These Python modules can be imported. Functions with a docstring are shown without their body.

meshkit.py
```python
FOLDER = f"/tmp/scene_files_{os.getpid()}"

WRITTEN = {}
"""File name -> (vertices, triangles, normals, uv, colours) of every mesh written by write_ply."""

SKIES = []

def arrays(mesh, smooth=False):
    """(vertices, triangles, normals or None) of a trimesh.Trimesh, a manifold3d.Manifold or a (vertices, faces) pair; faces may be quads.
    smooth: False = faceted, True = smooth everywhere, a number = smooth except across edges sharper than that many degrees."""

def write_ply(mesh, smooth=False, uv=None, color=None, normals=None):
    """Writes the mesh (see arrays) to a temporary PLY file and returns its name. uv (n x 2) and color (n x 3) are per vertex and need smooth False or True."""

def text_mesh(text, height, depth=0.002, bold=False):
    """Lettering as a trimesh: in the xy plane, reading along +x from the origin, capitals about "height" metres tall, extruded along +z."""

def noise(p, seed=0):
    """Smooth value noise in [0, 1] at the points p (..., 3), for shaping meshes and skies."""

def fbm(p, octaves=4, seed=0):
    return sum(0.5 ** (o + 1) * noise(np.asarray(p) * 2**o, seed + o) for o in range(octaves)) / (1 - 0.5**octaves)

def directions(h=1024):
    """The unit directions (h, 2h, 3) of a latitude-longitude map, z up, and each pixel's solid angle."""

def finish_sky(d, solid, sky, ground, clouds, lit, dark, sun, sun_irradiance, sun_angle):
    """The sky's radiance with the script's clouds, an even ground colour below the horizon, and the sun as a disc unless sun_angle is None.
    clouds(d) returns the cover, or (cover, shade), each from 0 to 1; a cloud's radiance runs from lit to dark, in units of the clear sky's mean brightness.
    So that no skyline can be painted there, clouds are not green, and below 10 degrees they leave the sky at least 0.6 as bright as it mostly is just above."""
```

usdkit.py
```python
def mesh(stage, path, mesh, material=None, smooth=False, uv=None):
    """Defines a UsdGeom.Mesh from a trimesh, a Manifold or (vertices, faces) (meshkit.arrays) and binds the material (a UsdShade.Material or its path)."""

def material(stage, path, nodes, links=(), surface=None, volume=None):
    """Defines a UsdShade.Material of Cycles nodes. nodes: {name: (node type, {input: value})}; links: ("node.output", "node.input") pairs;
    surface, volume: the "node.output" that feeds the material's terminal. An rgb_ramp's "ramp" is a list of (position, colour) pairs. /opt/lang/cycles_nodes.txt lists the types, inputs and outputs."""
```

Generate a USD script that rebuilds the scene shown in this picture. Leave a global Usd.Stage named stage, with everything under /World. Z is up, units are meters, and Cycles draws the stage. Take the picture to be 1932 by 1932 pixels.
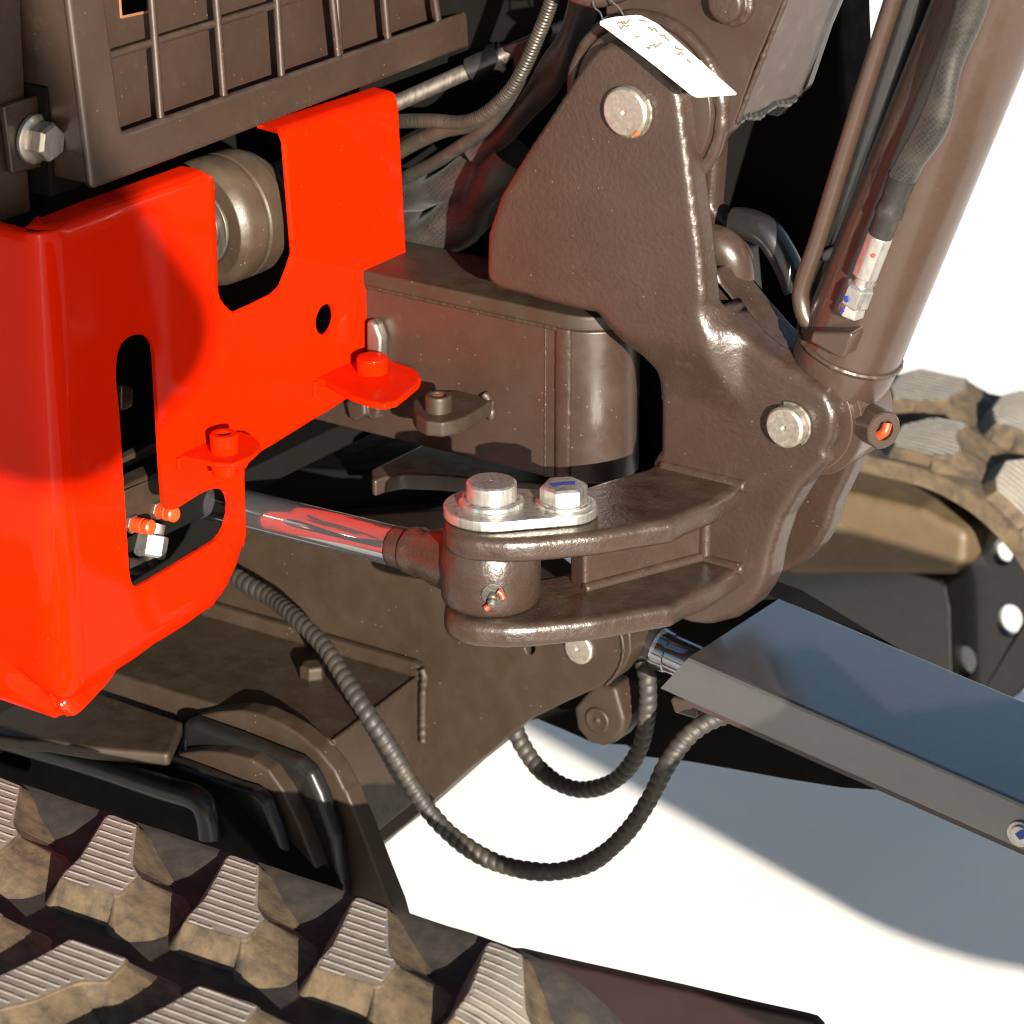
import math, random
from scipy import ndimage
import numpy as np, trimesh, mapbox_earcut, usdkit, meshkit
from shapely.geometry import Polygon, LineString, Point, box as sbox
from shapely import prepare
from pxr import Usd, UsdGeom, UsdLux, UsdShade, Gf, Sdf
random.seed(3); RNG = np.random.default_rng(3)
V = np.array
stage = Usd.Stage.CreateInMemory()
UsdGeom.SetStageUpAxis(stage, 'Z'); UsdGeom.SetStageMetersPerUnit(stage, 1.0)
UsdGeom.Xform.Define(stage, '/World'); UsdGeom.Scope.Define(stage, '/World/Looks')

# ---------------------------------------------------------------- camera, sky, sun, exposure
EXPOSURE = 1.9
SKY = 0.05
SUN = 1.25
YAW, PITCH, FOC = math.radians(34.3), math.radians(22), 6600.0          # machine axes: x forward, y to its right, z up
RIGHT = V([math.cos(YAW), math.sin(YAW), 0]); FAR = V([-math.sin(YAW), math.cos(YAW), 0])
VIEW = FAR*math.cos(PITCH) - V([0, 0, math.sin(PITCH)]); UP = FAR*math.sin(PITCH) + V([0, 0, math.cos(PITCH)])
def ray(u, v): return VIEW + RIGHT*(u-966)/FOC - UP*(v-966)/FOC
EYE = -2.64*ray(927, 905)
S = V([.187, -.168, .054]); S = S/np.linalg.norm(S)                       # towards the sun
cam = UsdGeom.Camera.Define(stage, '/World/camera')
cam.CreateHorizontalApertureAttr(36.0); cam.CreateVerticalApertureAttr(36.0)
cam.CreateFocalLengthAttr(36.0*FOC/1932)
cam.CreateFStopAttr(9.0); cam.CreateFocusDistanceAttr(2.66); cam.CreateExposureAttr(EXPOSURE)
cam.CreateClippingRangeAttr(Gf.Vec2f(.05, 500))
M = np.eye(4); M[0, :3], M[1, :3], M[2, :3], M[3, :3] = RIGHT, UP, -VIEW, EYE
cam.AddTransformOp().Set(Gf.Matrix4d(*M.ravel().tolist()))
sky = UsdLux.DomeLight.Define(stage, '/World/sky')
skym = usdkit.material(stage, '/World/Looks/sky_look', {
    's': ('sky_texture', {'sky_type': 'single_scattering', 'sun_disc': False, 'sun_elevation': math.asin(S[2]), 'sun_rotation': math.atan2(S[0], S[1])}),
    'b': ('background_shader', {'strength': SKY})}, [('s.color', 'b.color')], surface='b.background')
UsdShade.MaterialBindingAPI.Apply(sky.GetPrim()).Bind(skym)
sky.GetPrim().SetCustomDataByKey('kind', 'structure')
sun = UsdLux.DistantLight.Define(stage, '/World/sun')
sun.CreateIntensityAttr(SUN); sun.CreateAngleAttr(.5); sun.CreateColorAttr(Gf.Vec3f(1, .92, .81)); sun.CreateNormalizeAttr(True)
zx = np.cross([0, 0, 1], S); zx /= np.linalg.norm(zx); zy = np.cross(S, zx)
M = np.eye(4); M[0, :3], M[1, :3], M[2, :3] = zx, zy, S
sun.AddTransformOp().Set(Gf.Matrix4d(*M.ravel().tolist()))

# ---------------------------------------------------------------- measured points: photo point -> point on a known plane of the machine
TILE = {1: (0, 0), 2: (613, 0), 3: (1271.7, 0), 4: (0, 613), 5: (613, 613), 6: (1271.7, 613), 7: (0, 1271.7), 8: (613, 1271.7), 9: (1271.7, 1271.7),
        'A': (377.4, 1056.6), 'B': (1132.1, 471.7), 'C': (1066, 0), 'D': (0, 1226.4)}
TS = {'A': .24415, 'B': .24415, 'C': .24415, 'D': .19532}
def t(n, *pts):
    k = TS.get(n, .3418)
    return [(TILE[n][0]+k*x, TILE[n][1]+k*y) for x, y in pts]
def U(p, ax, val):
    d = ray(*p); i = 'xyz'.index(ax)
    return EYE + d*(val-EYE[i])/d[i]
def UP_(pts, ax, val): return V([U(p, ax, val) for p in pts])
FR = {'y': (V([1., 0, 0]), V([0, 0, 1.]), V([0, -1., 0])), 'x': (V([0, 1., 0]), V([0, 0, 1.]), V([1., 0, 0])), 'z': (V([1., 0, 0]), V([0, 1., 0]), V([0, 0, 1.]))}

# ---------------------------------------------------------------- materials
LOOKS = {}
def mat(name, nodes, links, surface='p.BSDF'):
    LOOKS[name] = usdkit.material(stage, '/World/Looks/'+name, nodes, links, surface=surface); return LOOKS[name]
def paint(name, base, rough=.35, coat=0., peel=(900, .04), cast=(0, 0), specks=.0, dust=0., dustcol=(.09, .065, .042), bevel=0, mottle=.15, ior=.5, coat_ior=1.5, coat_rough=.06):
    """Painted steel: orange peel and cast skin as bump, dust on upward faces, pale specks, faint tone mottling."""
    n = {'g': ('geometry', {}), 'p': ('principled_bsdf', {'roughness': rough, 'coat_weight': coat, 'coat_roughness': coat_rough, 'coat_ior': coat_ior, 'specular_ior_level': ior}),
         'n1': ('noise_texture', {'scale': 14., 'detail': 5., 'roughness': .6}), 'r1': ('map_range', {'from_min': .3, 'from_max': .7, 'to_min': 1-mottle, 'to_max': 1+mottle}),
         'm1': ('mix', {'mix_type': 'multiply', 'fac': 1., 'color1': base}),
         'n2': ('noise_texture', {'scale': 55., 'detail': 6., 'roughness': .65}),
         'sx': ('separate_xyz', {}), 'up': ('map_range', {'from_min': .35, 'from_max': .95, 'to_min': 0., 'to_max': 1.}),
         'd1': ('map_range', {'from_min': .42, 'from_max': .7, 'to_min': .0, 'to_max': 1.}), 'dm': ('math', {'math_type': 'multiply'}),
         'dk': ('math', {'math_type': 'multiply', 'value2': dust}), 'm2': ('mix', {'color2': dustcol}),
         'v': ('voronoi_texture', {'scale': 150., 'feature': 'f1'}), 'vs': ('math', {'math_type': 'less_than', 'value2': .085}),
         'wn': ('noise_texture', {'scale': 40., 'detail': 1.}), 'wg': ('math', {'math_type': 'greater_than', 'value2': .56}),
         'vm': ('math', {'math_type': 'multiply'}), 'vk': ('math', {'math_type': 'multiply', 'value2': specks}), 'm3': ('mix', {'color2': (.22, .17, .12)}),
         'rr': ('map_range', {'from_min': .3, 'from_max': .7, 'to_min': rough*.8, 'to_max': rough*1.25}),
         'n3': ('noise_texture', {'scale': float(peel[0]), 'detail': 2.}), 'b1': ('bump', {'strength': 1., 'distance': peel[1]*.001})}
    l = [('g.position', f'{k}.vector') for k in ('n1', 'n2', 'v', 'wn', 'n3')] + [('n1.fac', 'r1.value'), ('r1.result', 'm1.color2'), ('g.normal', 'sx.vector'), ('sx.z', 'up.value'),
         ('n2.fac', 'd1.value'), ('up.result', 'dm.value1'), ('d1.result', 'dm.value2'), ('dm.value', 'dk.value1'), ('dk.value', 'm2.fac'), ('m1.color', 'm2.color1'),
         ('v.distance', 'vs.value1'), ('wn.fac', 'wg.value1'), ('vs.value', 'vm.value1'), ('wg.value', 'vm.value2'), ('vm.value', 'vk.value1'), ('vk.value', 'm3.fac'), ('m2.color', 'm3.color1'), ('m3.color', 'p.base_color'),
         ('n2.fac', 'rr.value'), ('rr.result', 'p.roughness'), ('n3.fac', 'b1.height')]
    last = 'b1'
    if cast[0]:
        n['n4'] = ('noise_texture', {'scale': float(cast[0]), 'detail': 4., 'roughness': .55}); n['b2'] = ('bump', {'strength': 1., 'distance': cast[1]*.001})
        l += [('g.position', 'n4.vector'), ('n4.fac', 'b2.height'), ('b1.normal', 'b2.normal')]; last = 'b2'
    if bevel:
        n['bv'] = ('bevel', {'samples': 6, 'radius': bevel}); l += [('bv.bevel', 'b1.normal')]
    l += [(last+'.normal', 'p.normal')]
    if coat: l += [(last+'.normal', 'p.coat_normal')]
    return mat(name, n, l)
BROWN = (.0262, .0158, .0115)
paint('brown_paint', BROWN, .33, peel=(700, .05), specks=.5, dust=.5, bevel=.0015)
paint('brown_cast', BROWN, .30, peel=(900, .05), cast=(250, .5), specks=.4, dust=.25, bevel=.004)
paint('brown_plain', (.034, .022, .017), .36, peel=(800, .03), specks=.25, dust=.3)
paint('brown_grime', (.0215, .0134, .0080), .52, peel=(500, .05), cast=(90, .3), specks=.4, dust=.5, ior=.35, dustcol=(.028, .022, .012), bevel=.003)
paint('cylinder_paint', (.031, .0182, .0128), .30, coat=.35, peel=(500, .02), specks=.12, dust=.0, mottle=.06)
paint('red_paint', (.40, .0080, .0003), .28, coat=.18, ior=.0, peel=(260, .012), specks=.10, dust=.06, dustcol=(.4, .06, .02), mottle=.02)
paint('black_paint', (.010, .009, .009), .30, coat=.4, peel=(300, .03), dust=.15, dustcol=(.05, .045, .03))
paint('dark_inside', (.005, .0045, .004), .8, dust=.0, ior=.05)  # near-black without gloss, standing for the shade inside the machine
paint('cover_paint', (.018, .016, .017), .24, coat=1., peel=(200, .006), specks=.08, dust=.0, mottle=.05, coat_ior=1.9, coat_rough=.30)
paint('tan_grime', (.065, .043, .02), .6, peel=(500, .05), cast=(60, .5), specks=.3, dust=.9, dustcol=(.09, .064, .03))
paint('dark_rail_shade', (.006, .0055, .005), .35, ior=.3, peel=(120, .2), dust=.2, dustcol=(.02, .018, .01))  # for the rail and for the shade slabs over the gussets
paint('dusty_cast', (.034, .0225, .0145), .42, peel=(500, .06), cast=(60, .6), specks=.5, dust=.6, dustcol=(.055, .042, .026), mottle=.35, bevel=.002)
paint('shaded_maroon', (.011, .004, .0035), .5, ior=.3, dust=.1, dustcol=(.02, .012, .01))  # shade put into the colour of the inner red panel and lower arm
paint('orange_cap', (.50, .034, .004), .45, dust=.1)
paint('blue_mark', (.012, .03, .20), .5, dust=0)
paint('red_mark', (.35, .015, .01), .5, dust=0)
def metal(name, base, rough, scale=(400, 400, 30), grime=.35, gcol=(.10, .07, .045), metallic=.9, strength=.03, bev=True):
    mat(name, {'g': ('geometry', {}), 'mp': ('mapping', {'scale': scale}), 'p': ('principled_bsdf', {'metallic': metallic}),
               'n': ('noise_texture', {'scale': 1., 'detail': 3.}), 'n2': ('noise_texture', {'scale': 70., 'detail': 6., 'roughness': .7}),
               'd': ('map_range', {'from_min': .52, 'from_max': .72, 'to_min': 0., 'to_max': grime}), 'm': ('mix', {'color1': base, 'color2': gcol}),
               'rr': ('map_range', {'from_min': .3, 'from_max': .7, 'to_min': rough*.75, 'to_max': rough*1.4}), 'b': ('bump', {'strength': 1., 'distance': strength*.001}), 'bv': ('bevel', {'samples': 4, 'radius': .0012})},
        [('g.position', 'mp.vector'), ('mp.vector', 'n.vector'), ('g.position', 'n2.vector'), ('n2.fac', 'd.value'), ('d.result', 'm.fac'), ('m.color', 'p.base_color'), ('n.fac', 'rr.value'), ('rr.result', 'p.roughness'), ('n.fac', 'b.height'), ('b.normal', 'p.normal')]+[('bv.bevel', 'b.normal')]*bev)
metal('pin_steel', (.40, .36, .31), .42, (300, 60, 300))
metal('zinc', (.46, .44, .41), .34, (250, 250, 40), grime=.25)
metal('chrome', (.30, .30, .32), .06, (2, 3, 3), grime=.03, gcol=(.25, .2, .15), strength=.0, bev=False)
metal('dull_steel', (.20, .18, .15), .45)
def rubber(name, base, dustc, lo, hi, rough=.75, wov=0, bump=.25, scale=60):
    n = {'g': ('geometry', {}), 'p': ('principled_bsdf', {'roughness': rough, 'specular_ior_level': .35}), 'n': ('noise_texture', {'scale': float(scale), 'detail': 7., 'roughness': .65}),
         'd': ('map_range', {'from_min': lo, 'from_max': hi, 'to_min': 0., 'to_max': 1.}), 'm': ('mix', {'color1': base, 'color2': dustc}),
         'n2': ('noise_texture', {'scale': 420., 'detail': 4.}), 'b': ('bump', {'strength': 1., 'distance': bump*.001})}
    l = [('g.position', 'n.vector'), ('g.position', 'n2.vector'), ('n.fac', 'd.value'), ('d.result', 'm.fac'), ('m.color', 'p.base_color'), ('n2.fac', 'b.height'), ('b.normal', 'p.normal')]
    mat(name, n, l)
rubber('track_rubber', (.034, .025, .016), (.090, .062, .034), .36, .62)
rubber('track_belt', (.011, .010, .009), (.034, .026, .016), .42, .75, rough=.9)
rubber('tread_top', (.15, .137, .118), (.21, .187, .152), .3, .75, rough=.6)
rubber('tread_groove', (.05, .042, .036), (.13, .10, .07), .3, .7)
rubber('hose_rubber', (.018, .016, .014), (.036, .030, .018), .48, .74, rough=.55, bump=.1)
rubber('conduit_plastic', (.020, .0165, .013), (.036, .029, .02), .45, .75, rough=.42, bump=.08)
rubber('black_rubber', (.012, .011, .010), (.04, .035, .025), .5, .8, rough=.5)
mat('sleeve_cloth', {'g': ('geometry', {}), 'mp': ('mapping', {'scale': (420, 420, 420)}), 'p': ('principled_bsdf', {'roughness': .5, 'sheen_weight': .08}),
    'w': ('checker_texture', {'scale': 1., 'color1': (.0035, .003, .0026), 'color2': (.012, .0102, .0076)}), 'n': ('noise_texture', {'scale': 45., 'detail': 4.}), 'd': ('map_range', {'from_min': .45, 'from_max': .75, 'to_min': 0., 'to_max': .5}),
    'm': ('mix', {'color2': (.04, .033, .02)}), 'b': ('bump', {'strength': 1., 'distance': .0006})},
    [('g.position', 'mp.vector'), ('mp.vector', 'w.vector'), ('g.position', 'n.vector'), ('n.fac', 'd.value'), ('d.result', 'm.fac'), ('w.color', 'm.color1'), ('m.color', 'p.base_color'), ('w.fac', 'b.height'), ('b.normal', 'p.normal')])
mat('tag_paper', {'g': ('geometry', {}), 'n': ('noise_texture', {'scale': 90., 'detail': 4.}), 'm': ('mix', {'color1': (.31, .295, .27), 'color2': (.27, .25, .21)}), 'd': ('map_range', {'from_min': .5, 'from_max': .8, 'to_min': 0., 'to_max': 1.}), 'p': ('principled_bsdf', {'roughness': .7})},
    [('g.position', 'n.vector'), ('n.fac', 'd.value'), ('d.result', 'm.fac'), ('m.color', 'p.base_color')])
mat('ink', {'p': ('principled_bsdf', {'base_color': (.10, .085, .08), 'roughness': .8})}, [])
mat('white_floor', {'g': ('geometry', {}), 'n': ('noise_texture', {'scale': 3., 'detail': 3.}), 'm': ('mix', {'color1': (.86, .82, .765), 'color2': (.845, .805, .75)}), 'p': ('principled_bsdf', {'roughness': .6, 'specular_ior_level': .2})},
    [('g.position', 'n.vector'), ('n.fac', 'm.fac'), ('m.color', 'p.base_color')])
mat('rust', {'p': ('principled_bsdf', {'base_color': (.16, .06, .018), 'roughness': .9})}, [])

# ---------------------------------------------------------------- mesh helpers
def cat(*ms): return trimesh.util.concatenate([m for m in ms if m is not None])
def frame_map(m, O, ex, ey, ez):
    v = np.asarray(m.vertices); return trimesh.Trimesh(O + v[:, :1]*ex + v[:, 1:2]*ey + v[:, 2:3]*ez, m.faces, process=False)
def ring(poly_coords, res):
    c = V(poly_coords, float)
    if np.allclose(c[0], c[-1]): c = c[:-1]
    out = []
    for a, b in zip(c, np.roll(c, -1, 0)):
        k = max(1, int(math.ceil(np.linalg.norm(b-a)/res)))
        out += [a+(b-a)*i/k for i in range(k)]
    return V(out)
def rnormals(c):
    e = np.roll(c, -1, 0)-c; e = e/np.maximum(np.linalg.norm(e, axis=1, keepdims=True), 1e-12)
    n = V([e[:, 1], -e[:, 0]]).T; m = n+np.roll(n, 1, 0)
    m /= np.maximum(np.linalg.norm(m, axis=1, keepdims=True), 1e-9)
    k = 1/np.maximum((m*n).sum(1, keepdims=True), .5)
    return m*k
def plate(outer, th, r=.003, holes=(), seg=3, res=.006, rc=0):
    """Slab with rounded front and back edges: front face at z = 0, back at z = -th."""
    P = Polygon(outer, holes).buffer(0)
    if P.geom_type != 'Polygon': P = max(P.geoms, key=lambda g: g.area)
    if rc: P = P.buffer(-rc, 8).buffer(2*rc, 8).buffer(-rc, 8)
    if r > .0008:
        Q = P.buffer(-1.4*r, 6).buffer(1.4*r, 6)
        if Q.geom_type == 'Polygon' and Q.area > .8*P.area: P = Q
    P = P.simplify(.00012)
    P = Polygon(P.exterior.coords if P.exterior.is_ccw else list(P.exterior.coords)[::-1], [list(h.coords) if not h.is_ccw else list(h.coords)[::-1] for h in P.interiors])
    rings = [ring(P.exterior.coords, res)]+[ring(h.coords, res) for h in P.interiors]
    r = min(r, th*.49)
    prof = [(r*(1-math.sin(a)), -r*(1-math.cos(a))) for a in np.linspace(0, math.pi/2, seg+1)] if r > 0 else [(0, 0)]
    if r > 0: prof = [(r*1.15, 0)]+prof
    prof = prof+[(i, -th-z) for i, z in reversed(prof)]
    vs, fs, off, caps = [], [], 0, ([], [])
    for c in rings:
        n = rnormals(c); N = len(c); idx = []
        for i, z in prof:
            q = c-n*i; vs.append(np.c_[q, np.full(N, z)]); idx.append(off+np.arange(N)); off += N
        for a, b in zip(idx, idx[1:]):
            a2, b2 = np.roll(a, -1), np.roll(b, -1)
            fs += [np.c_[a, b, b2], np.c_[a, b2, a2]]
        caps[0].append(idx[0]); caps[1].append(idx[-1])
    vs = np.vstack(vs)
    for k, lst in enumerate(caps):
        i = np.concatenate(lst); ends = np.cumsum([len(x) for x in lst]).astype(np.uint32)
        b2d = np.vstack(rings); tri = mapbox_earcut.triangulate_float64(b2d, ends).reshape(-1, 3)
        q = vs[i][:, :2][tri]; area = np.cross(q[:, 1]-q[:, 0], q[:, 2]-q[:, 0])
        tri[area < 0] = tri[area < 0][:, ::-1]; tri = tri[abs(area) > 2e-8]
        fs.append(i[tri] if k == 0 else i[tri][:, ::-1])
    return trimesh.Trimesh(vs, np.vstack(fs), process=False)
def slab(pts, ax, val, th, r=.003, holes=(), rc=0, res=.006, seg=3, world=False):
    """Plate whose front face lies on the plane ax = val; outline from photo points (or world points)."""
    ex, ey, ez = FR[ax]; O = ez*val*ez[np.argmax(abs(ez))]
    f = (lambda ps: [(w@ex, w@ey) for w in (ps if world else UP_(ps, ax, val))])
    return frame_map(plate(f(pts), th, r, [f(h) for h in holes], seg, res, rc), O, ex, ey, ez)
def wslab(pts2, ax, val, th, r=.003, holes=(), rc=0, res=.006, seg=3):
    ex, ey, ez = FR[ax]; O = ez*val*ez[np.argmax(abs(ez))]
    return frame_map(plate(pts2, th, r, holes, seg, res, rc), O, ex, ey, ez)
def rbox(lo, hi, r=.002):
    lo, hi = V(lo, float), V(hi, float)
    return wslab([(lo[0], lo[1]), (hi[0], lo[1]), (hi[0], hi[1]), (lo[0], hi[1])], 'z', hi[2], hi[2]-lo[2], r, res=.05)
def spline(pts, res=.004):
    p = V(pts, float)
    if len(p) < 3:
        n = max(2, int(np.linalg.norm(p[-1]-p[0])/res)); return p[0]+(p[-1]-p[0])*np.linspace(0, 1, n)[:, None]
    q = np.vstack([2*p[0]-p[1], p, 2*p[-1]-p[-2]]); out = []
    for i in range(1, len(q)-2):
        a, b, c, d = q[i-1:i+3]; n = max(2, int(np.linalg.norm(c-b)/res))
        s = np.linspace(0, 1, n, endpoint=False)[:, None]
        out.append(.5*((2*b)+(c-a)*s+(2*a-5*b+4*c-d)*s**2+(3*b-a-3*c+d)*s**3))
    return np.vstack(out+[p[-1:]])
def sweep(path, rad, n=16, rfun=None, caps=True, flat=None):
    """Tube along a dense path. rfun(s, theta) scales the radius; flat = (direction, k) squashes the section along a direction."""
    p = V(path); T = np.gradient(p, axis=0); T /= np.linalg.norm(T, axis=1, keepdims=True)
    up = V([0, 0, 1.]) if abs(T[0][2]) < .8 else V([1., 0, 0])
    A = []; a = np.cross(T[0], up); a /= np.linalg.norm(a)
    for k in T:
        a = a-(a@k)*k; a /= np.linalg.norm(a); A.append(a)
    A = V(A); B = np.cross(T, A); th = np.linspace(0, 2*math.pi, n, endpoint=False)
    s = np.r_[0, np.cumsum(np.linalg.norm(np.diff(p, axis=0), axis=1))]
    R = np.broadcast_to(np.asarray(rad, float), (len(p),))[:, None]*np.ones((1, n))
    if rfun is not None: R = R*rfun(s[:, None], th[None, :])
    off = R[..., None]*(np.cos(th)[None, :, None]*A[:, None]+np.sin(th)[None, :, None]*B[:, None])
    if flat is not None:
        d = V(flat[0], float); d /= np.linalg.norm(d); off = off+(off@d)[..., None]*d*(flat[1]-1)
    v = (p[:, None]+off).reshape(-1, 3); L = len(p); f = []
    i = np.arange(n); j = (i+1) % n
    for k in range(L-1):
        a_, b_, c_, d_ = k*n+i, k*n+j, (k+1)*n+j, (k+1)*n+i
        f += [np.c_[a_, b_, c_], np.c_[a_, c_, d_]]
    if caps:
        v = np.vstack([v, p[0], p[-1]]); f += [np.c_[j, i, np.full(n, L*n)], np.c_[(L-1)*n+i, (L-1)*n+j, np.full(n, L*n+1)]]
    return trimesh.Trimesh(v, np.vstack(f), process=False)
def lathe(p0, axis, prof, n=48, phase=0.):
    """Solid of revolution: prof = [(distance along axis, radius)], from one end to the other."""
    ax = V(axis, float); ax /= np.linalg.norm(ax)
    a = np.cross(ax, [0, 0, 1.] if abs(ax[2]) < .9 else [1., 0, 0]); a /= np.linalg.norm(a); b = np.cross(ax, a)
    th = np.linspace(0, 2*math.pi, n, endpoint=False)+phase
    prof = [(prof[0][0], 1e-5)]+list(prof)+[(prof[-1][0], 1e-5)]
    v = np.vstack([V(p0)+ax*h+r*(np.cos(th)[:, None]*a+np.sin(th)[:, None]*b) for h, r in prof]); f = []
    i = np.arange(n); j = (i+1) % n
    for k in range(len(prof)-1):
        A, B, C, D = k*n+i, k*n+j, (k+1)*n+j, (k+1)*n+i
        f += [np.c_[A, B, C], np.c_[A, C, D]]
    return trimesh.Trimesh(v, np.vstack(f), process=False)
def disc(p0, axis, h, r, c=.0012, n=48): return lathe(p0, axis, [(0, r), (h-c, r), (h-.3*c, r-.3*c), (h, r-c)], n)
def hexhead(p0, axis, h, r, phase=0.):
    return cat(lathe(p0, axis, [(0, r), (h*.82, r), (h, r*.86)], 6, phase))
def weld(pts, r=.003, seed=0, n=8):
    p = spline(pts, .0012); rr = r*(.78+.35*meshkit.noise(p*260, seed)+.07*np.sin(np.arange(len(p))*1.05+seed))
    return sweep(p, rr, n)
def fillet(pts, r): return sweep(spline(pts, .003), r, 16)
def poly3(faces):
    """Faceted surface from polygons of 3-D points (fans)."""
    v, f = [], []
    for F in faces:
        o = len(v); v += [V(q) for q in F]; f += [(o, o+i, o+i+1) for i in range(1, len(F)-1)]
    return trimesh.Trimesh(V(v), V(f), process=False)
def lift(m, fn):
    m.vertices = fn(np.asarray(m.vertices)); return m
def solidify(m, th, n=None):
    if n is None: m.merge_vertices(digits_vertex=6); n = m.vertex_normals
    v = m.vertices; N = len(v)
    e = np.sort(m.edges, 1); u, inv, cnt = np.unique(e, axis=0, return_inverse=True, return_counts=True)
    be = m.edges[cnt[inv.ravel()] == 1]
    f = np.vstack([m.faces, m.faces[:, ::-1]+N, np.c_[be[:, 1], be[:, 0], be[:, 0]+N], np.c_[be[:, 1], be[:, 0]+N, be[:, 1]+N]])
    return trimesh.Trimesh(np.vstack([v, v-n*th]), f, process=False)
def gridmesh(P, cell):
    """Fine flat triangulation of a polygon on a grid of cells, so that it can be bent."""
    x0, y0, x1, y1 = P.bounds; prepare(P); v, f = [], []
    inner = P.buffer(-1e-7); prepare(inner)
    for i in range(int((x1-x0)/cell)+1):
        for j in range(int((y1-y0)/cell)+1):
            b = sbox(x0+i*cell, y0+j*cell, x0+(i+1)*cell, y0+(j+1)*cell)
            if inner.contains(b): gs = [b]
            elif P.intersects(b):
                g = P.intersection(b); gs = [x for x in getattr(g, 'geoms', [g]) if x.geom_type == 'Polygon' and x.area > 1e-10]
            else: continue
            for g in gs:
                c = V(g.exterior.coords)[:-1]
                if not g.exterior.is_ccw: c = c[::-1]
                tri = mapbox_earcut.triangulate_float64(c, V([len(c)], np.uint32)).reshape(-1, 3)
                q = c[tri]; a = np.cross(q[:, 1]-q[:, 0], q[:, 2]-q[:, 0]); tri[a < 0] = tri[a < 0][:, ::-1]
                f.append(tri+len(v)); v += c.tolist()
    m = trimesh.Trimesh(np.c_[V(v), np.zeros(len(v))], np.vstack(f), process=False); m.merge_vertices(digits_vertex=6)
    return m

# ---------------------------------------------------------------- things and parts
USED = {}
def numbered(path):
    k = USED.get(path, -1)+1; USED[path] = k
    return path if k == 0 else f'{path}_{k:03d}'
class Thing:
    """An Xform at the thing's base; parts are collected in world coordinates and written relative to it."""
    def __init__(s, name, label, category, group=None, base=None):
        s.path = numbered('/World/'+name); s.label, s.category, s.group, s.base, s.parts = label, category, group, base, []
    def add(s, name, mesh, look, parent=None, smooth=35, label=None, kind=None):
        path = numbered((parent or s.path)+'/'+name); s.parts.append((path, mesh, look, smooth, label, kind)); return path
    def done(s):
        b = np.vstack([p[1].bounds for p in s.parts])
        base = V([(b[:, 0].min()+b[:, 0].max())/2, (b[:, 1].min()+b[:, 1].max())/2, b[:, 2].min()]) if s.base is None else V(s.base)
        x = UsdGeom.Xform.Define(stage, s.path); x.AddTranslateOp().Set(Gf.Vec3d(*base.tolist())); o = x.GetPrim()
        o.SetCustomDataByKey('label', s.label); o.SetCustomDataByKey('category', s.category)
        if s.group: o.SetCustomDataByKey('group', s.group)
        for path, mesh, look, smooth, label, kind in sorted(s.parts, key=lambda p: p[0].count('/')):
            mesh = trimesh.Trimesh(np.asarray(mesh.vertices)-base, mesh.faces, process=False)
            pr = usdkit.mesh(stage, path, mesh, LOOKS[look], smooth=smooth).GetPrim()
            if label: pr.SetCustomDataByKey('label', label)
            if kind: pr.SetCustomDataByKey('kind', kind)
        return s

GROUND = -.70
g = usdkit.mesh(stage, '/World/ground', (V([(-60, -60, GROUND), (60, -60, GROUND), (60, 60, GROUND), (-60, 60, GROUND)]), V([(0, 1, 2, 3)])), LOOKS['white_floor']).GetPrim()
g.SetCustomDataByKey('label', 'plain white floor under the machine'); g.SetCustomDataByKey('category', 'floor'); g.SetCustomDataByKey('kind', 'structure')

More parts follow.
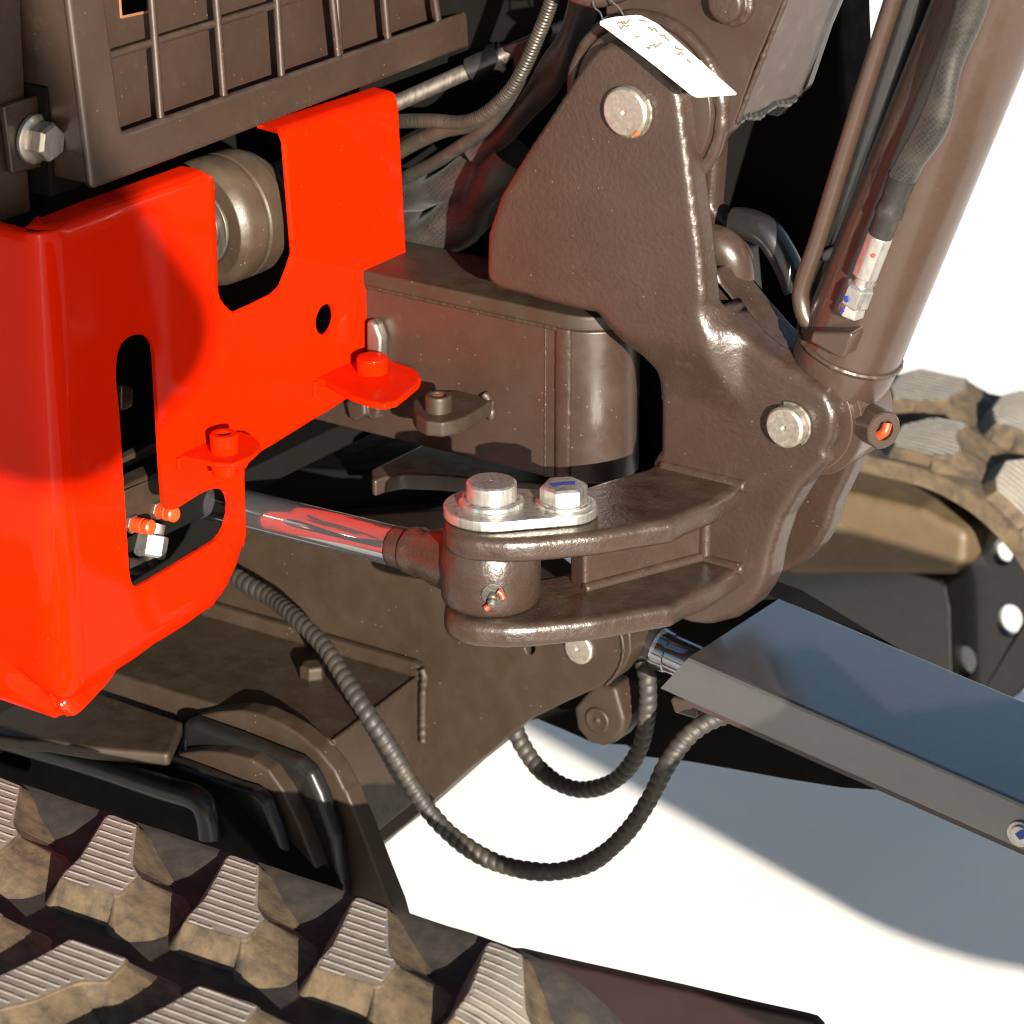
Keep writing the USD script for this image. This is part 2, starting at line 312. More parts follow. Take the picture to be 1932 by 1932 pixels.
# ================================================================ RED COVER
XR = -.235
def red_cover():
    T = Thing('red_cover', 'glossy red bent steel cover with a tall slot cut in it, below the bar grille', 'cover')
    Rb, y0 = .022, U((137, 900), 'x', XR)[1]                 # left bend
    pts = UP_(t(1, (0, 1290), (190, 1290), (390, 1240), (590, 1158), (1050, 1000), (1150, 955), (1178, 985), (1185, 1040), (1205, 1610), (1215, 1645), (1245, 1688), (1280, 1720), (1305, 1722), (1400, 1680), (1510, 1625), (1555, 1580), (1590, 1490),
              (1620, 1400), (1616, 1330), (1592, 790), (1575, 745))+[(540, 247)]+t(2, (0, 652), (395, 522), (425, 528), (440, 600), (455, 1400), (430, 1440), (310, 1510), (280, 1548), (271, 1600), (262, 1900))
              +[(701, 712), (655, 752)]+t(4, (1880, 430), (1440, 700), (1375, 760), (1350, 805), (1355, 1000), (1367, 1230), (1350, 1340), (1290, 1470), (1210, 1580), (700, 1920))
              +t(7, (390, 190), (330, 207), (220, 213), (150, 205)), 'x', XR)
    Pp = [(p[1], p[2]) for p in pts]
    # left of the bend the sheet is developed flat: unroll it to the rear
    zt, zb = Pp[0][1], Pp[-1][1]
    Pp = [q for q in Pp]
    left = y0-Rb*math.pi/2-.16
    CB = [(y0-s_, U((u_, v_), 'y', y0-yy_)[2]) for s_, yy_, u_, v_ in ((.017, .0153, 104, 1354), (Rb*1.57, Rb, 61, 1358), (Rb*1.57+.03, Rb, 0, 1338), (Rb*1.57+.16, Rb, -260, 1245))]
    poly = Polygon([(left, .214), (y0-.03, .2095)]+[q for q in Pp if q[0] > y0-.008 or (q[1] > 0 and q[0] > y0-.02)]+CB).buffer(0)
    poly = poly.buffer(-.004).buffer(.008).buffer(-.004)
    cut = min(c_[1] for c_ in CB)+.055; opn = poly.buffer(-.022, 16).buffer(.022, 16)
    poly = poly.intersection(sbox(-1, cut, 1, 1)).union(opn.intersection(sbox(-1, -1, 1, cut+.0001)))
    hole = UP_(t(4, (640, 230), (650, 150), (668, 108), (690, 80), (715, 64), (740, 55), (768, 52), (790, 54), (812, 65), (830, 82), (845, 110), (852, 150), (858, 230), (870, 450), (890, 800), (905, 980), (912, 1000), (928, 1018), (950, 1022), (980, 1010), (1100, 935), (1150, 911), (1185, 903), (1215, 904),
              (1240, 918), (1256, 945), (1265, 985), (1262, 1040), (1245, 1110), (1222, 1155), (1190, 1192), (1150, 1216), (830, 1410), (770, 1440), (745, 1445), (728, 1430), (717, 1390), (712, 1350), (690, 1000), (660, 500), (640, 300)), 'x', XR)
    hc = U((613.5, 602.6), 'x', XR)
    poly = poly.difference(Polygon(hole[:, 1:]).buffer(0)).difference(Point(hc[1], hc[2]).buffer(.0128, 16))
    m = gridmesh(poly, .006)
    low = LineString(UP_(t(4, (1367, 1260), (1350, 1340), (1290, 1470), (1210, 1580), (700, 1920))+t(7, (390, 190), (330, 207), (220, 213), (150, 205)), 'x', XR)[:, 1:].tolist()+CB)
    topl = LineString(UP_(t(1, (1150, 955), (590, 1158), (390, 1240), (190, 1290)), 'x', XR)[:, 1:].tolist()+[(y0-.03, .2095), (left, .214)])
    topr = LineString(UP_([(535, 248)]+t(2, (0, 652), (410, 518)), 'x', XR)[:, 1:].tolist())
    bend = lambda d, R: R-np.sqrt(np.maximum(R*R-np.clip(R-d, 0, R)**2, 0))
    cr = UP_(t(1, (1620, 1380))+t(2, (300, 1520)), 'x', XR)[:, 1:]; cd = cr[1]-cr[0]; cn = V([-cd[1], cd[0]])/np.linalg.norm(cd)
    v = m.vertices; s, z = v[:, 0], v[:, 2]*0+v[:, 1]
    dl = V([low.distance(Point(*q)) for q in v[:, :2]]); dt = V([min(topl.distance(Point(*q)), topr.distance(Point(*q))) for q in v[:, :2]])
    ins = bend(dl, .022)*.55+bend(dt, .006)
    ins = ins+.05*np.clip((v[:, :2]-cr[0])@cn, 0, None)*(s > .02)
    a = np.clip((y0-s)/Rb, 0, math.pi/2); ex = np.clip(y0-s-Rb*math.pi/2, 0, None)
    x = XR-Rb*(1-np.cos(a))-ex-ins*np.cos(a); y = np.where(s > y0, s, y0-Rb*np.sin(a)+ins*np.sin(a))
    m.vertices = np.c_[x, y, z]
    if m.face_normals[:, 0].mean() < 0: m.invert()
    sheet = T.add('panel', solidify(m, .0035, np.c_[np.cos(a), -np.sin(a), 0*a]), 'red_paint', smooth=40)
    # folded top lips run back under the grille
    def at(s_, z_, ins_):
        a_ = min(max((y0-s_)/Rb, 0), math.pi/2); e_ = max(y0-s_-Rb*math.pi/2, 0)
        return V([XR-Rb*(1-math.cos(a_))-e_-ins_*math.cos(a_), s_ if s_ > y0 else y0-Rb*math.sin(a_)+ins_*math.sin(a_), z_])
    def lip(line, s_end):
        L = LineString(line); q = [L.interpolate(k) for k in np.linspace(0, L.length, 40)]; q = [(p.x, p.y) for p in q if p.x > s_end]
        rows = [(.0034, -.0016), (.0054, -.0002), (.0080, .0006), (.012, .0012), (.026, .0014), (.026, -.0016), (.006, -.0028)]
        f = []
        W = [[at(a_, b_+dz, i_) for a_, b_ in q] for i_, dz in rows]
        for b in range(len(rows)-1): f += [[W[b][i], W[b][i+1], W[b+1][i+1], W[b+1][i]] for i in range(len(q)-1)]
        mm = poly3(f); mm.merge_vertices(digits_vertex=6); return mm
    T.add('folded_lip', lip(topl, y0-.036), 'red_paint', parent=sheet, smooth=50); T.add('folded_lip', lip(topr, -9), 'red_paint', parent=sheet, smooth=50)
    # tabs with bosses
    def tab(inner, outer, z, th, boss, r, h, hollow):
        q = [V([XR-.001, w[1], z]) for w in UP_(inner, 'x', XR)]
        o = UP_(outer, 'z', z)
        P = [(w[0], w[1]) for w in [q[0], *o, q[1]]]
        tb = T.add('tab', wslab(P, 'z', z, th, .0018, rc=.004), 'red_paint')
        c = U(boss, 'z', z+h)
        if hollow: b = lathe((c[0], c[1], z-.018), (0, 0, 1), [(0, r*.92), (.018+h-.001, r), (.018+h, r-.001), (.018+h, r*.52), (h+.004, r*.48)])
        else: b = disc((c[0], c[1], z-.006), (0, 0, 1), h+.006, r, .0022)
        T.add('boss', b, 'red_paint', parent=tb, smooth=30)
        T.add('weld_bead', weld([V([XR+.001, q[0][1]+(q[1][1]-q[0][1])*k, z-th+.0005]) for k in (0, .33, .66, 1)], .0022, 4), 'red_paint', parent=tb)
        T.add('weld_bead', weld([V([XR+.002, q[0][1]-.001, z-th*.2]), V([XR+.002, q[0][1]-.001, z-th*1.5]), V([XR+.002, q[0][1]-.001, z-th*2.6])], .0024, 7), 'red_paint', parent=tb)
    tab([(592, 714), (700, 640)], t(5, (0, 308), (60, 345), (150, 392), (250, 425), (330, 437), (400, 420), (460, 372), (520, 320), (531, 292), (515, 258), (480, 232), (380, 200), (300, 120)), .0068, .0055, t(5, (260, 172))[0], .0128, .0135, False)
    tab([t(4, (980, 727))[0], t(4, (1250, 592))[0]], t(4, (1050, 735), (1180, 762), (1290, 768), (1400, 720), (1440, 680), (1432, 640), (1390, 607), (1330, 585)), -.0045, .004, t(4, (1235, 597))[0], .0112, .0155, True)
    T.done()
red_cover()

# ================================================================ GRILLE
def grille():
    T = Thing('grille_door', 'brown steel frame door with round bars over a flat plate, above the red cover', 'grille')
    XG, tilt = -.240, .066
    lean = lambda m: lift(m, lambda v: v-np.c_[(v[:, 2:]-.23)*tilt, 0*v[:, :1], 0*v[:, :1]])
    def G(p):                                                  # photo point on the leaning door plane
        n = V([1, 0, tilt]); O = V([XG, 0, .23]); d = ray(*p); return EYE+d*(((O-EYE)@n)/(d@n))
    g2 = lambda *ps: [(G(p)[1], G(p)[2]) for p in ps]
    tl, tr = t(1, (510, 1050))[0], t(2, (900, 220))[0]
    y0, zb0 = g2(tl)[0]; y1, zb1 = g2(tr)[0]; a = g2(t(1, (680, 735))[0])[0]; b = g2(t(2, (955, 10))[0])[0]
    zt = .50
    out = [(y0, zb0), (y1, zb1), (b[0], b[1]), (b[0]+.01, zt), (y0-.004, zt)]
    T.add('door_frame', lean(wslab([(y0, zb0), (y1, zb1), b, (a[0], a[1]), (a[0]-.013, zt), (y0-.010, zt)], 'x', XG, .007, .003, rc=.0045)), 'brown_paint')
    T.add('side_flange', lean(wslab([(y0+.004, zb0+.003), (y0+.0045, a[1]+.02), (y0-.004, zt), (y0-.0085, zt), (y0+.0008, zb0+.004)], 'x', XG-.004, .07, .001)), 'brown_paint')
    for (x0, x1, ye) in [((870, 0), (920, 650), 0), ((1226, 0), (1268, 525), 0), ((1560, 0), (1587, 412), 0), ((1893, 0), (1907, 297), 0)]:
        p, q = G(t(1, x0)[0]), G(t(1, x1)[0]); d = (p-q)/np.linalg.norm(p-q)
        T.add('upright_bar', sweep(spline([q-d*.004-V([.006, 0, 0]), q+d*.2-V([.006, 0, 0])], .05), .0031, 12), 'brown_paint')
    for x0, x1 in [((75, 0), (106, 297)), ((362, 0), (380, 200)), ((640, 0), (655, 103)), ((892, -60), (895, 12))]:
        p, q = G(t(2, x0)[0]), G(t(2, x1)[0]); d = (p-q)/np.linalg.norm(p-q)
        T.add('upright_bar', sweep(spline([q-d*.004-V([.006, 0, 0]), q+d*.2-V([.006, 0, 0])], .05), .0031, 12), 'brown_paint')
    p, q = G(t(1, (600, 335))[0]), G(t(1, (1700, -5))[0]); d = (q-p)/np.linalg.norm(q-p)
    for k in (0, 1): T.add('cross_bar', sweep(spline([p-V([.009, 0, 0])+V([0, 0, .085*k]), p+d*.42-V([.009, 0, 0])+V([0, 0, .085*k])], .05), .003, 12), 'brown_paint')
    n = V([1, 0, tilt]); O = V([XG-.030, 0, .23])
    def Bk(p): d = ray(*p); w = EYE+d*(((O-EYE)@n)/(d@n)); return (w[1], w[2])
    T.add('end_plate', slab(t(2, (903, 222), (958, 8), (1000, -150), (1320, -260), (1212, 132)), 'x', XG-.012, .01, .002), 'brown_paint')
    hole = [Bk(p) for p in t(1, (650, -120), (830, -150), (820, 62), (665, 95))]
    back = T.add('back_plate', lean(wslab([(y0+.004, zb0+.012), (y1+.03, zb0+.012), (y1+.03, zt), (y0+.004, zt)], 'x', XG-.030, .003, .0005, holes=[hole])), 'brown_paint')
    T.add('rusty_edge', lean(cat(*[sweep(spline([V([XG-.0295, *hole[i]]), V([XG-.0295, *hole[j]])], .02), .0011, 6) for i, j in ((0, 3), (3, 2))])), 'rust', parent=back, label='rusty cut edge of the plate opening')
    # side bracket with bolt, left of the post
    c = U(t(1, (270, 760))[0], 'x', XG-.03)
    br = T.add('side_bracket', slab(t(1, (20, 590), (285, 508), (340, 870), (325, 895), (70, 962)), 'x', XG-.045, .005, .001), 'brown_paint')
    T.add('weld_bead', weld(UP_(t(1, (275, 480), (320, 580), (345, 700), (375, 830), (385, 930)), 'x', XG-.040), .0035, 9), 'brown_cast', parent=br)
    c = U(t(1, (185, 765))[0], 'x', XG-.044)
    bo = T.add('hex_bolt', hexhead(c+V([.003, 0, 0]), (1, 0, 0), .017, .0145, .3), 'zinc', smooth=20)
    T.add('bolt_flange', lathe(c, (1, 0, 0), [(0, .0185), (.003, .0185), (.0055, .0145)]), 'zinc', parent=bo)
    T.done()
grille()

# ================================================================ SWING POST (frame nose)
YN = .160
def nose():
    T = Thing('swing_post', 'brown box section frame nose with a round welded front end, behind the swing cylinder rod', 'frame')
    zt = .080; zb = -.062; R = .040; x1 = U((1062, 700), 'y', YN)[0]
    pr = [(-.62, YN), (x1, YN)]+[(x1+R*math.sin(a), YN+R-R*math.cos(a)) for a in np.linspace(.12, math.pi-.1, 22)]+[(x1, YN+2*R), (-.62, YN+2*R)]
    T.add('box_wall', wslab(pr, 'z', zt-.014, zt-.014-zb, .001, res=.02), 'brown_paint', smooth=30)
    pt = [(-.62, YN-.0035), (x1+.004, YN-.0035)]+[(x1+(R+.003)*math.sin(a), YN+R-(R+.0035)*math.cos(a)) for a in np.linspace(.15, math.pi-.1, 22)]+[(-.62, YN+2*R)]
    T.add('top_plate', wslab(pt, 'z', zt, .0125, .0015, res=.02), 'brown_grime', smooth=30)
    wp = spline([V([x1, YN-.0002, z]) for z in np.linspace(zt-.0128, zb, 9)], .0015)
    T.add('weld_bead', sweep(wp, .0075*(.94+.12*meshkit.noise(wp*180, 3)), 20, flat=((0, 1, 0), .26)), 'brown_cast', smooth=50)
    T.add('weld_bead', weld([V([x, YN+.0005, zt-.0145]) for x in np.linspace(-.235, x1+.005, 12)], .0022, 3), 'brown_grime')
    T.add('front_seam', weld([V([x1-.017, YN+.0008, z]) for z in np.linspace(zt-.014, zb, 9)], .0013, 6), 'brown_paint')
    # stop ear with bushing
    z = -.006
    o = UP_(t(5, (480, 415), (485, 470), (505, 505), (560, 532), (650, 540), (720, 528), (780, 508), (870, 455), (925, 415), (915, 385)), 'z', z)
    ear = T.add('stop_ear', wslab([(p[0], p[1]) for p in o]+[(o[-1][0]-.004, YN+.004), (o[0][0]+.018, YN+.004), (o[0][0]+.002, o[0][1]+.018)], 'z', z, .0125, .0015, rc=.003), 'brown_grime')
    c = U(t(5, (625, 388))[0], 'z', z+.013)
    T.add('bushing', lathe((c[0], c[1], z-.002), (0, 0, 1), [(0, .0108), (.014, .0108), (.0155, .0098), (.0155, .0062), (.006, .006)]), 'brown_grime', parent=ear)
    T.add('rusty_pin_hole', disc((c[0], c[1], z), (0, 0, 1), .0125, .0058), 'rust', parent=ear)
    T.add('weld_bead', weld(UP_(t(5, (880, 380), (905, 420), (915, 465), (920, 520)), 'y', YN-.002), .0042, 8), 'brown_cast', parent=ear)
    # clamp pieces just right of and under the red tab
    T.add('clamp_lug', cat(slab(t(5, (105, 420), (215, 410), (225, 500), (170, 542), (130, 520)), 'y', YN-.010, .014, .003), slab(t(5, (215, 430), (300, 440), (292, 520), (250, 535), (216, 500)), 'y', YN-.006, .01, .003)), 'brown_paint')
    T.add('side_lug', slab([(690, 600), (708, 612), (718, 640), (715, 700), (690, 690)], 'y', YN-.012, .012, .003), 'dull_steel')
    # lower flange
    fl = [(p[0], p[1]) for p in UP_(t(5, (255, 800), (262, 868), (330, 842), (430, 824), (620, 830), (1000, 862), (1230, 880)), 'z', -.074)]
    T.add('bottom_flange', wslab(fl+[(.0, .225), (-.2, .225)], 'z', -.074, .014, .002), 'brown_paint')
    T.done()
nose()

# ================================================================ SWING BRACKET
YU, YL = .137, .158
def side_casting():
    up = t(2, (895, 1560), (880, 1500), (890, 1290), (960, 1080), (1110, 830), (1250, 620), (1370, 430), (1440, 330), (1500, 265), (1560, 236), (1640, 232), (1720, 250), (1800, 305), (1932, 472))+t(3, (30, 545))+t('B', (765, 0), (800, 400), (812, 620), (815, 790), (690, 770), (560, 750), (300, 710), (120, 640), (0, 512))+t(2, (1400, 1720), (950, 1600))
    lo = t('B', (760, 120), (905, 365), (1010, 540), (1130, 690), (1250, 790), (1400, 890), (1540, 975), (1660, 1040), (1735, 1110), (1785, 1200), (1810, 1300), (1812, 1390), (1790, 1480), (1740, 1560))+t(6, (840, 765), (700, 905), (590, 1085), (530, 1270), (510, 1400), (470, 1490), (420, 1560), (330, 1628), (190, 1663), (80, 1655), (-40, 1600))+t('B', (380, 1900), (395, 1650), (452, 1560), (458, 1500), (455, 1050), (600, 800))
    b = lambda x, y, d: U(t('B', (x, y))[0], 'y', d)
    fold = [(0, 514), (120, 642), (300, 712), (560, 752), (815, 792)]
    arc = [(0, 530), (180, 722), (330, 832), (420, 932), (457, 1060)]
    f = [[b(0, 514, YU-.0004), b(0, 534, YU+.006), b(180, 724, YU+.008), b(120, 642, YU-.0004)], [b(120, 642, YU-.0004), b(180, 724, YU+.008), b(330, 834, YU+.012), b(300, 712, YU-.0004)],
         [b(300, 712, YU-.0004), b(330, 834, YU+.012), b(422, 934, YU+.015), b(560, 752, YU-.0004)], [b(560, 752, YU-.0004), b(422, 934, YU+.015), b(458, 1060, YU+.0185), b(870, 884, YU+.004)],
         [b(560, 752, YU-.0004), b(870, 884, YU+.004), b(815, 790, YU-.0004)], [b(870, 884, YU+.004), b(458, 1060, YU+.0185), b(458, 1150, YL+.0005), b(1105, 1225, YL+.0005)]]
    f += [[b(812, 560, YU-.0004), b(815, 790, YU-.0004), b(1110, 860, YL+.0005), b(1090, 665, YL-.001)], [b(812, 560, YU-.0004), b(1090, 665, YL-.001), b(1050, 690, YL), b(905, 420, YL)], [b(815, 790, YU-.0004), b(870, 884, YU+.004), b(1105, 1225, YL+.0005), b(1110, 860, YL+.0005)]]
    xz = lambda pts: Polygon([(p[0], p[2]) for p in pts]).buffer(0)
    PU, PL = xz(UP_(up, 'y', YU)).buffer(-.003, 8).buffer(.003, 8), xz(UP_(lo, 'y', YL))
    tris = [(F[0], F[i], F[i+1]) for F in f for i in range(1, len(F)-1)]
    PS = [xz(q) for q in tris]; P = PU.union(PL)
    for q in PS: P = P.union(q.buffer(.0004))
    P = P.buffer(.0025, 8).buffer(-.005, 8).buffer(.0025, 8)
    if P.geom_type != 'Polygon': P = max(P.geoms, key=lambda g: g.area)
    P = Polygon(P.exterior).simplify(.0002)
    c = .002; x0, z0, x1, z1 = P.bounds; x0 -= .03; z0 -= .03; nx, nz = int((x1+.03-x0)/c)+1, int((z1+.03-z0)/c)+1
    X, Z = np.meshgrid(x0+c*np.arange(nx), z0+c*np.arange(nz), indexing='ij')
    import shapely
    inside = lambda g: shapely.contains_xy(g, X, Z)
    D = np.full(X.shape, np.nan); D[inside(PL)] = YL
    for q, g in zip(tris, PS):
        k = inside(g.buffer(.0012)); A = V([[w[0], w[2], 1] for w in q])
        if abs(np.linalg.det(A)) < 1e-12: continue
        co = np.linalg.solve(A, V([w[1] for w in q])); D[k] = np.clip(co[0]*X[k]+co[1]*Z[k]+co[2], YU, YL)
    D[inside(PU)] = YU
    idx = ndimage.distance_transform_edt(np.isnan(D), return_distances=False, return_indices=True); D = D[tuple(idx)]
    Dn = np.where(inside(PU), YU, D); D = ndimage.gaussian_filter(Dn, 2.2)
    m = gridmesh(P, .0026); v = m.vertices
    dist = V([P.exterior.distance(Point(*q)) for q in v[:, :2]]); r = .0065
    y = ndimage.map_coordinates(D, [(v[:, 0]-x0)/c, (v[:, 1]-z0)/c], order=1)+r-np.sqrt(np.maximum(r*r-np.clip(r-dist, 0, r)**2, 0))
    # a finer rounded rim: ring strips between the inset relief and the outline
    m.vertices = np.c_[v[:, 0], y, v[:, 1]]
    if m.face_normals[:, 1].mean() > 0: m.invert()
    back = np.where(y < YL-.002, YU+.0225, YL+.026)
    return solidify(m, 1., np.c_[0*y, -(back-y), 0*y])
def bracket():
    T = Thing('swing_bracket', 'brown cast swing bracket with two round pin ends and forked lugs, centre of the machine', 'bracket')
    T.add('side_casting', side_casting(), 'brown_cast', smooth=70)
    # far cheek
    far = t(6, (380, 80), (640, 220), (860, 420), (1010, 620), (1055, 655), (1000, 755), (940, 885), (885, 1000), (850, 1130), (792, 1230), (700, 1322), (600, 1375), (520, 1388), (400, 1380), (200, 900))
    T.add('far_cheek', slab(far, 'y', .226, .024, .005, rc=.004), 'brown_cast', smooth=40)
    T.add('rib', slab(t('B', (905, 60), (880, 130), (930, 260), (1100, 470), (1290, 690), (1420, 790), (1560, 900), (1500, 980), (1330, 880), (1160, 760), (1000, 660), (860, 500), (800, 250)), 'y', YL+.022, .04, .003), 'brown_cast')
    uf = t('C', (1040, 330), (1180, 700), (1160, 1250), (1130, 1600), (1400, 1932))+[(1420, 620), (1250, 640), (1100, 560), (1000, 300)]
    T.add('far_cheek', slab(uf, 'y', .240, .022, .004), 'brown_cast')
    def lug(zt, name, off):
        o = UP_([(u, v) for u, v in t(5, (690, 1000), (660, 1050), (652, 1095), (668, 1128), (700, 1150), (760, 1172), (830, 1184), (1000, 1192), (1150, 1186), (1500, 1152), (1750, 1110), (1932, 1082))+t(6, (60, 1048), (180, 1003), (250, 965), (330, 914), (395, 872))], 'z', -.028)
        o = [(p[0], p[1]) for p in o]+[(.128, .165), (.040, .165)]
        bk = UP_(t(5, (1850, 745), (1760, 792), (1600, 838), (1420, 892), (1200, 930), (900, 945)), 'z', -.028)
        o += [(p[0], p[1]) for p in bk]+[(-.030, .008)]
        m = wslab(o, 'z', zt, .0195, .0062, rc=.006, seg=4)
        T.add(name, m, 'brown_cast', smooth=40)
        e = UP_(t('B', (440, 1600), (800, 1690), (1120, 1785)), 'y', YL-.0015)
        T.add('fillet', fillet([V([w[0], YL+.0005, zt-.0005]) for w in (e[0]+V([.004, 0, 0]), e[1], e[2])], .0052), 'brown_cast')
    lug(-.028, 'upper_lug', 0); lug(-.0975, 'lower_lug', 1)
    a, c = U(t(5, (1430, 1462))[0], 'z', -.0975), U(t(6, (172, 1285))[0], 'z', -.0975)
    d = (c-a)/np.linalg.norm(c-a); nn = V([-d[1], d[0], 0]); c2 = a+d*.118
    T.add('web', wslab([(a[0], a[1]), (c2[0], c2[1]), (c2[0]+nn[0]*.02, c2[1]+nn[1]*.02), (a[0]+nn[0]*.02, a[1]+nn[1]*.02)], 'z', -.0465, .0525, .002), 'brown_cast')
    T.add('fillet', fillet([a+V([0, 0, .0008]), (a+c2)/2+V([0, 0, .0008]), c2+V([0, 0, .0008])], .0048), 'brown_cast')
    T.add('fillet', fillet([c2-nn*.001-d*.003+V([0, 0, z]) for z in (.002, .02, .05)], .0055), 'brown_cast')
    T.done()
bracket()
def pivot_pin(px, y, r, out, label, rust):
    T = Thing('pivot_pin', label, 'pin', 'round steel pin ends in the swing bracket')
    c = U(px, 'y', y-out); p0 = V([c[0], y+.02, c[2]])
    pin = T.add('pin', lathe(p0, (0, -1, 0), [(0, r), (.02+out-.002, r), (.02+out, r-.0018), (.02+out, .0022), (.02+out-.0016, .0009)]), 'pin_steel', smooth=30)
    th = np.linspace(-2.6, .6, 14) if rust else np.linspace(-.9, 1.9, 14)
    T.add('sealant', weld([V([c[0]+(r+.0008)*math.cos(a), y-.0012, c[2]+(r+.0008)*math.sin(a)]) for a in th], .0016, 4), 'dull_steel', parent=pin)
    if rust: T.add('rust_patch', weld([V([c[0]+(r-.001)*math.cos(a), y-out+.0012, c[2]+(r-.001)*math.sin(a)]) for a in np.linspace(-1.15, -.75, 5)], .0022, 2), 'rust', parent=pin)
    T.done()
pivot_pin(t(2, (1648, 622))[0], YU, .0193, .008, 'scuffed steel pin end with a rusty rim, just below the paper tag', True)
pivot_pin(t(6, (603, 571))[0], YL, .0163, .0115, 'clean pale steel pin end by the foot of the boom cylinder', False)

# ================================================================ LUG PIN with flag plate and bolt
def lug_pin():
    T = Thing('lug_pin', 'bright zinc pin welded to a flag plate, standing on the forked lug', 'pin')
    z0 = -.028; zp = z0+.009
    c = U((927, 907), 'z', 0)
    bo = U(t(5, (1318, 985))[0], 'z', zp); k = V([bo[0]-c[0], bo[1]-c[1]]); L = np.linalg.norm(k); k /= L; n = V([-k[1], k[0]])
    r1, r2 = .0365, .026
    a0 = math.acos((r1-r2)/L); out = []
    for a in np.linspace(a0, 2*math.pi-a0, 30): out.append(V([c[0], c[1]])+r1*(math.cos(a)*k+math.sin(a)*n))
    for a in np.linspace(-a0, a0, 20): out.append(V([bo[0], bo[1]])+r2*(math.cos(a)*k+math.sin(a)*n))
    fp = T.add('flag_plate', wslab([tuple(q) for q in out], 'z', zp, .0085, .0012), 'zinc', smooth=30)
    T.add('pin', lathe((c[0], c[1], z0-.09), (0, 0, 1), [(0, .0195), (.114, .0195), (.1165, .0192), (.1178, .0178), (.118, .0170), (.118, .0014), (.1172, .0006)]), 'zinc')
    T.add('weld_fillet', weld([V([c[0]+.0215*math.cos(a), c[1]+.0215*math.sin(a), zp+.0018]) for a in np.linspace(0, 2*math.pi, 40)], .0036, 3), 'zinc', parent=fp)
    b = T.add('hex_bolt', hexhead((bo[0], bo[1], zp+.0035), (0, 0, 1), .0125, .0185, .25), 'zinc', smooth=20)
    T.add('washer', cat(disc((bo[0], bo[1], zp), (0, 0, 1), .0026, .0215), disc((bo[0], bo[1], zp+.0026), (0, 0, 1), .0012, .0190)), 'zinc', parent=b)
    w = V([bo[0], bo[1], zp+.0161])
    T.add('paint_mark', poly3([[w+V([-.010, -.007, 0]), w+V([-.003, -.010, 0]), w+V([.001, -.002, 0]), w+V([.008, .003, 0]), w+V([.004, .010, 0]), w+V([-.002, .002, 0])]]), 'blue_mark', parent=b, label='dab of blue paint')
    T.done()
lug_pin()

# ================================================================ SWING CYLINDER
def swing_cylinder():
    T = Thing('swing_cylinder', 'chromed swing cylinder rod with a brown eye between the forked lugs', 'hydraulic cylinder')
    c = U((925, 907), 'z', 0); ex, ey = c[0], c[1]; zc = -.0725
    a = U((465, 962), 'y', ey+.024); b = U((735, 1036), 'y', ey); d = (b-a)/np.linalg.norm(b-a)
    b2 = V([ex, ey, zc]); d = (b2-a)/np.linalg.norm(b2-a); r = .0160
    a0 = b2-d*.46; e1 = np.linalg.norm(b2-a0)
    rb = (U((733, 1036), 'y', ey)-a0)@d
    T.add('rod', lathe(a0, d, [(0, r), (rb-.0015, r), (rb, r*.98)], 128), 'chrome')
    T.add('rod_neck', lathe(a0+d*rb, d, [(0, r*1.03), (.013, r*1.03), (.0135, r*.99), (.016, r*1.16), (.024, r*1.22), (.032, r*1.12), (.046, r*1.45), (.075, r*1.7)], 48), 'brown_cast')
    R = .0385
    eye = T.add('rod_eye', lathe((ex, ey, zc-.0245), (0, 0, 1), [(0, R*.93), (.004, R*.98), (.012, R), (.030, R), (.038, R*.97), (.0455, R*.93), (.049, R*.88)], 64), 'brown_cast', smooth=40)
    T.add('seal', cat(lathe((ex, ey, zc+.0242), (0, 0, 1), [(0, R*.86), (.0014, R*.88), (.0028, R*.86)], 48), lathe((ex, ey, zc-.0266), (0, 0, 1), [(0, R*.84), (.0018, R*.86), (.0028, R*.84)], 48)), 'black_rubber', parent=eye)
    g = U(t(5, (930, 1510))[0], 'y', ey-R*.93); ang = math.atan2(g[1]-ey, g[0]-ex)
    n = V([math.cos(ang), math.sin(ang), 0]); q = V([ex, ey, g[2]])+n*R
    T.add('nipple_recess', disc(q-n*.003, n, .0034, .0092), 'black_rubber', parent=eye)
    T.add('grease_nipple', lathe(q-n*.001, n+V([-.25, .1, -.5]), [(0, .0036), (.004, .0036), (.0045, .0024), (.007, .0036), (.0105, .0028)], 20), 'dull_steel', parent=eye)
    tz = V([-n[1], n[0], 0])
    T.add('orange_cap', cat(sweep(spline([q+n*.003+tz*.0035+V([0, 0, .0045]), q+n*.0035+tz*.006+V([0, 0, .0025]), q+n*.004+tz*.0075+V([0, 0, -.0015])], .001), .0021, 10), sweep(spline([q+n*.004-tz*.006+V([0, 0, -.0095]), q+n*.004-tz*.003+V([0, 0, -.0075])], .001), .0024, 10)), 'orange_cap', parent=eye)
    # clear label wrapped round the rod near its neck
    s0 = rb-.036
    T.add('barrel', lathe(a0-d*.30, d, [(0, .031), (.38, .031), (.385, .028), (.42, .028), (.425, .022)], 48), 'brown_paint')
    T.done()
swing_cylinder()

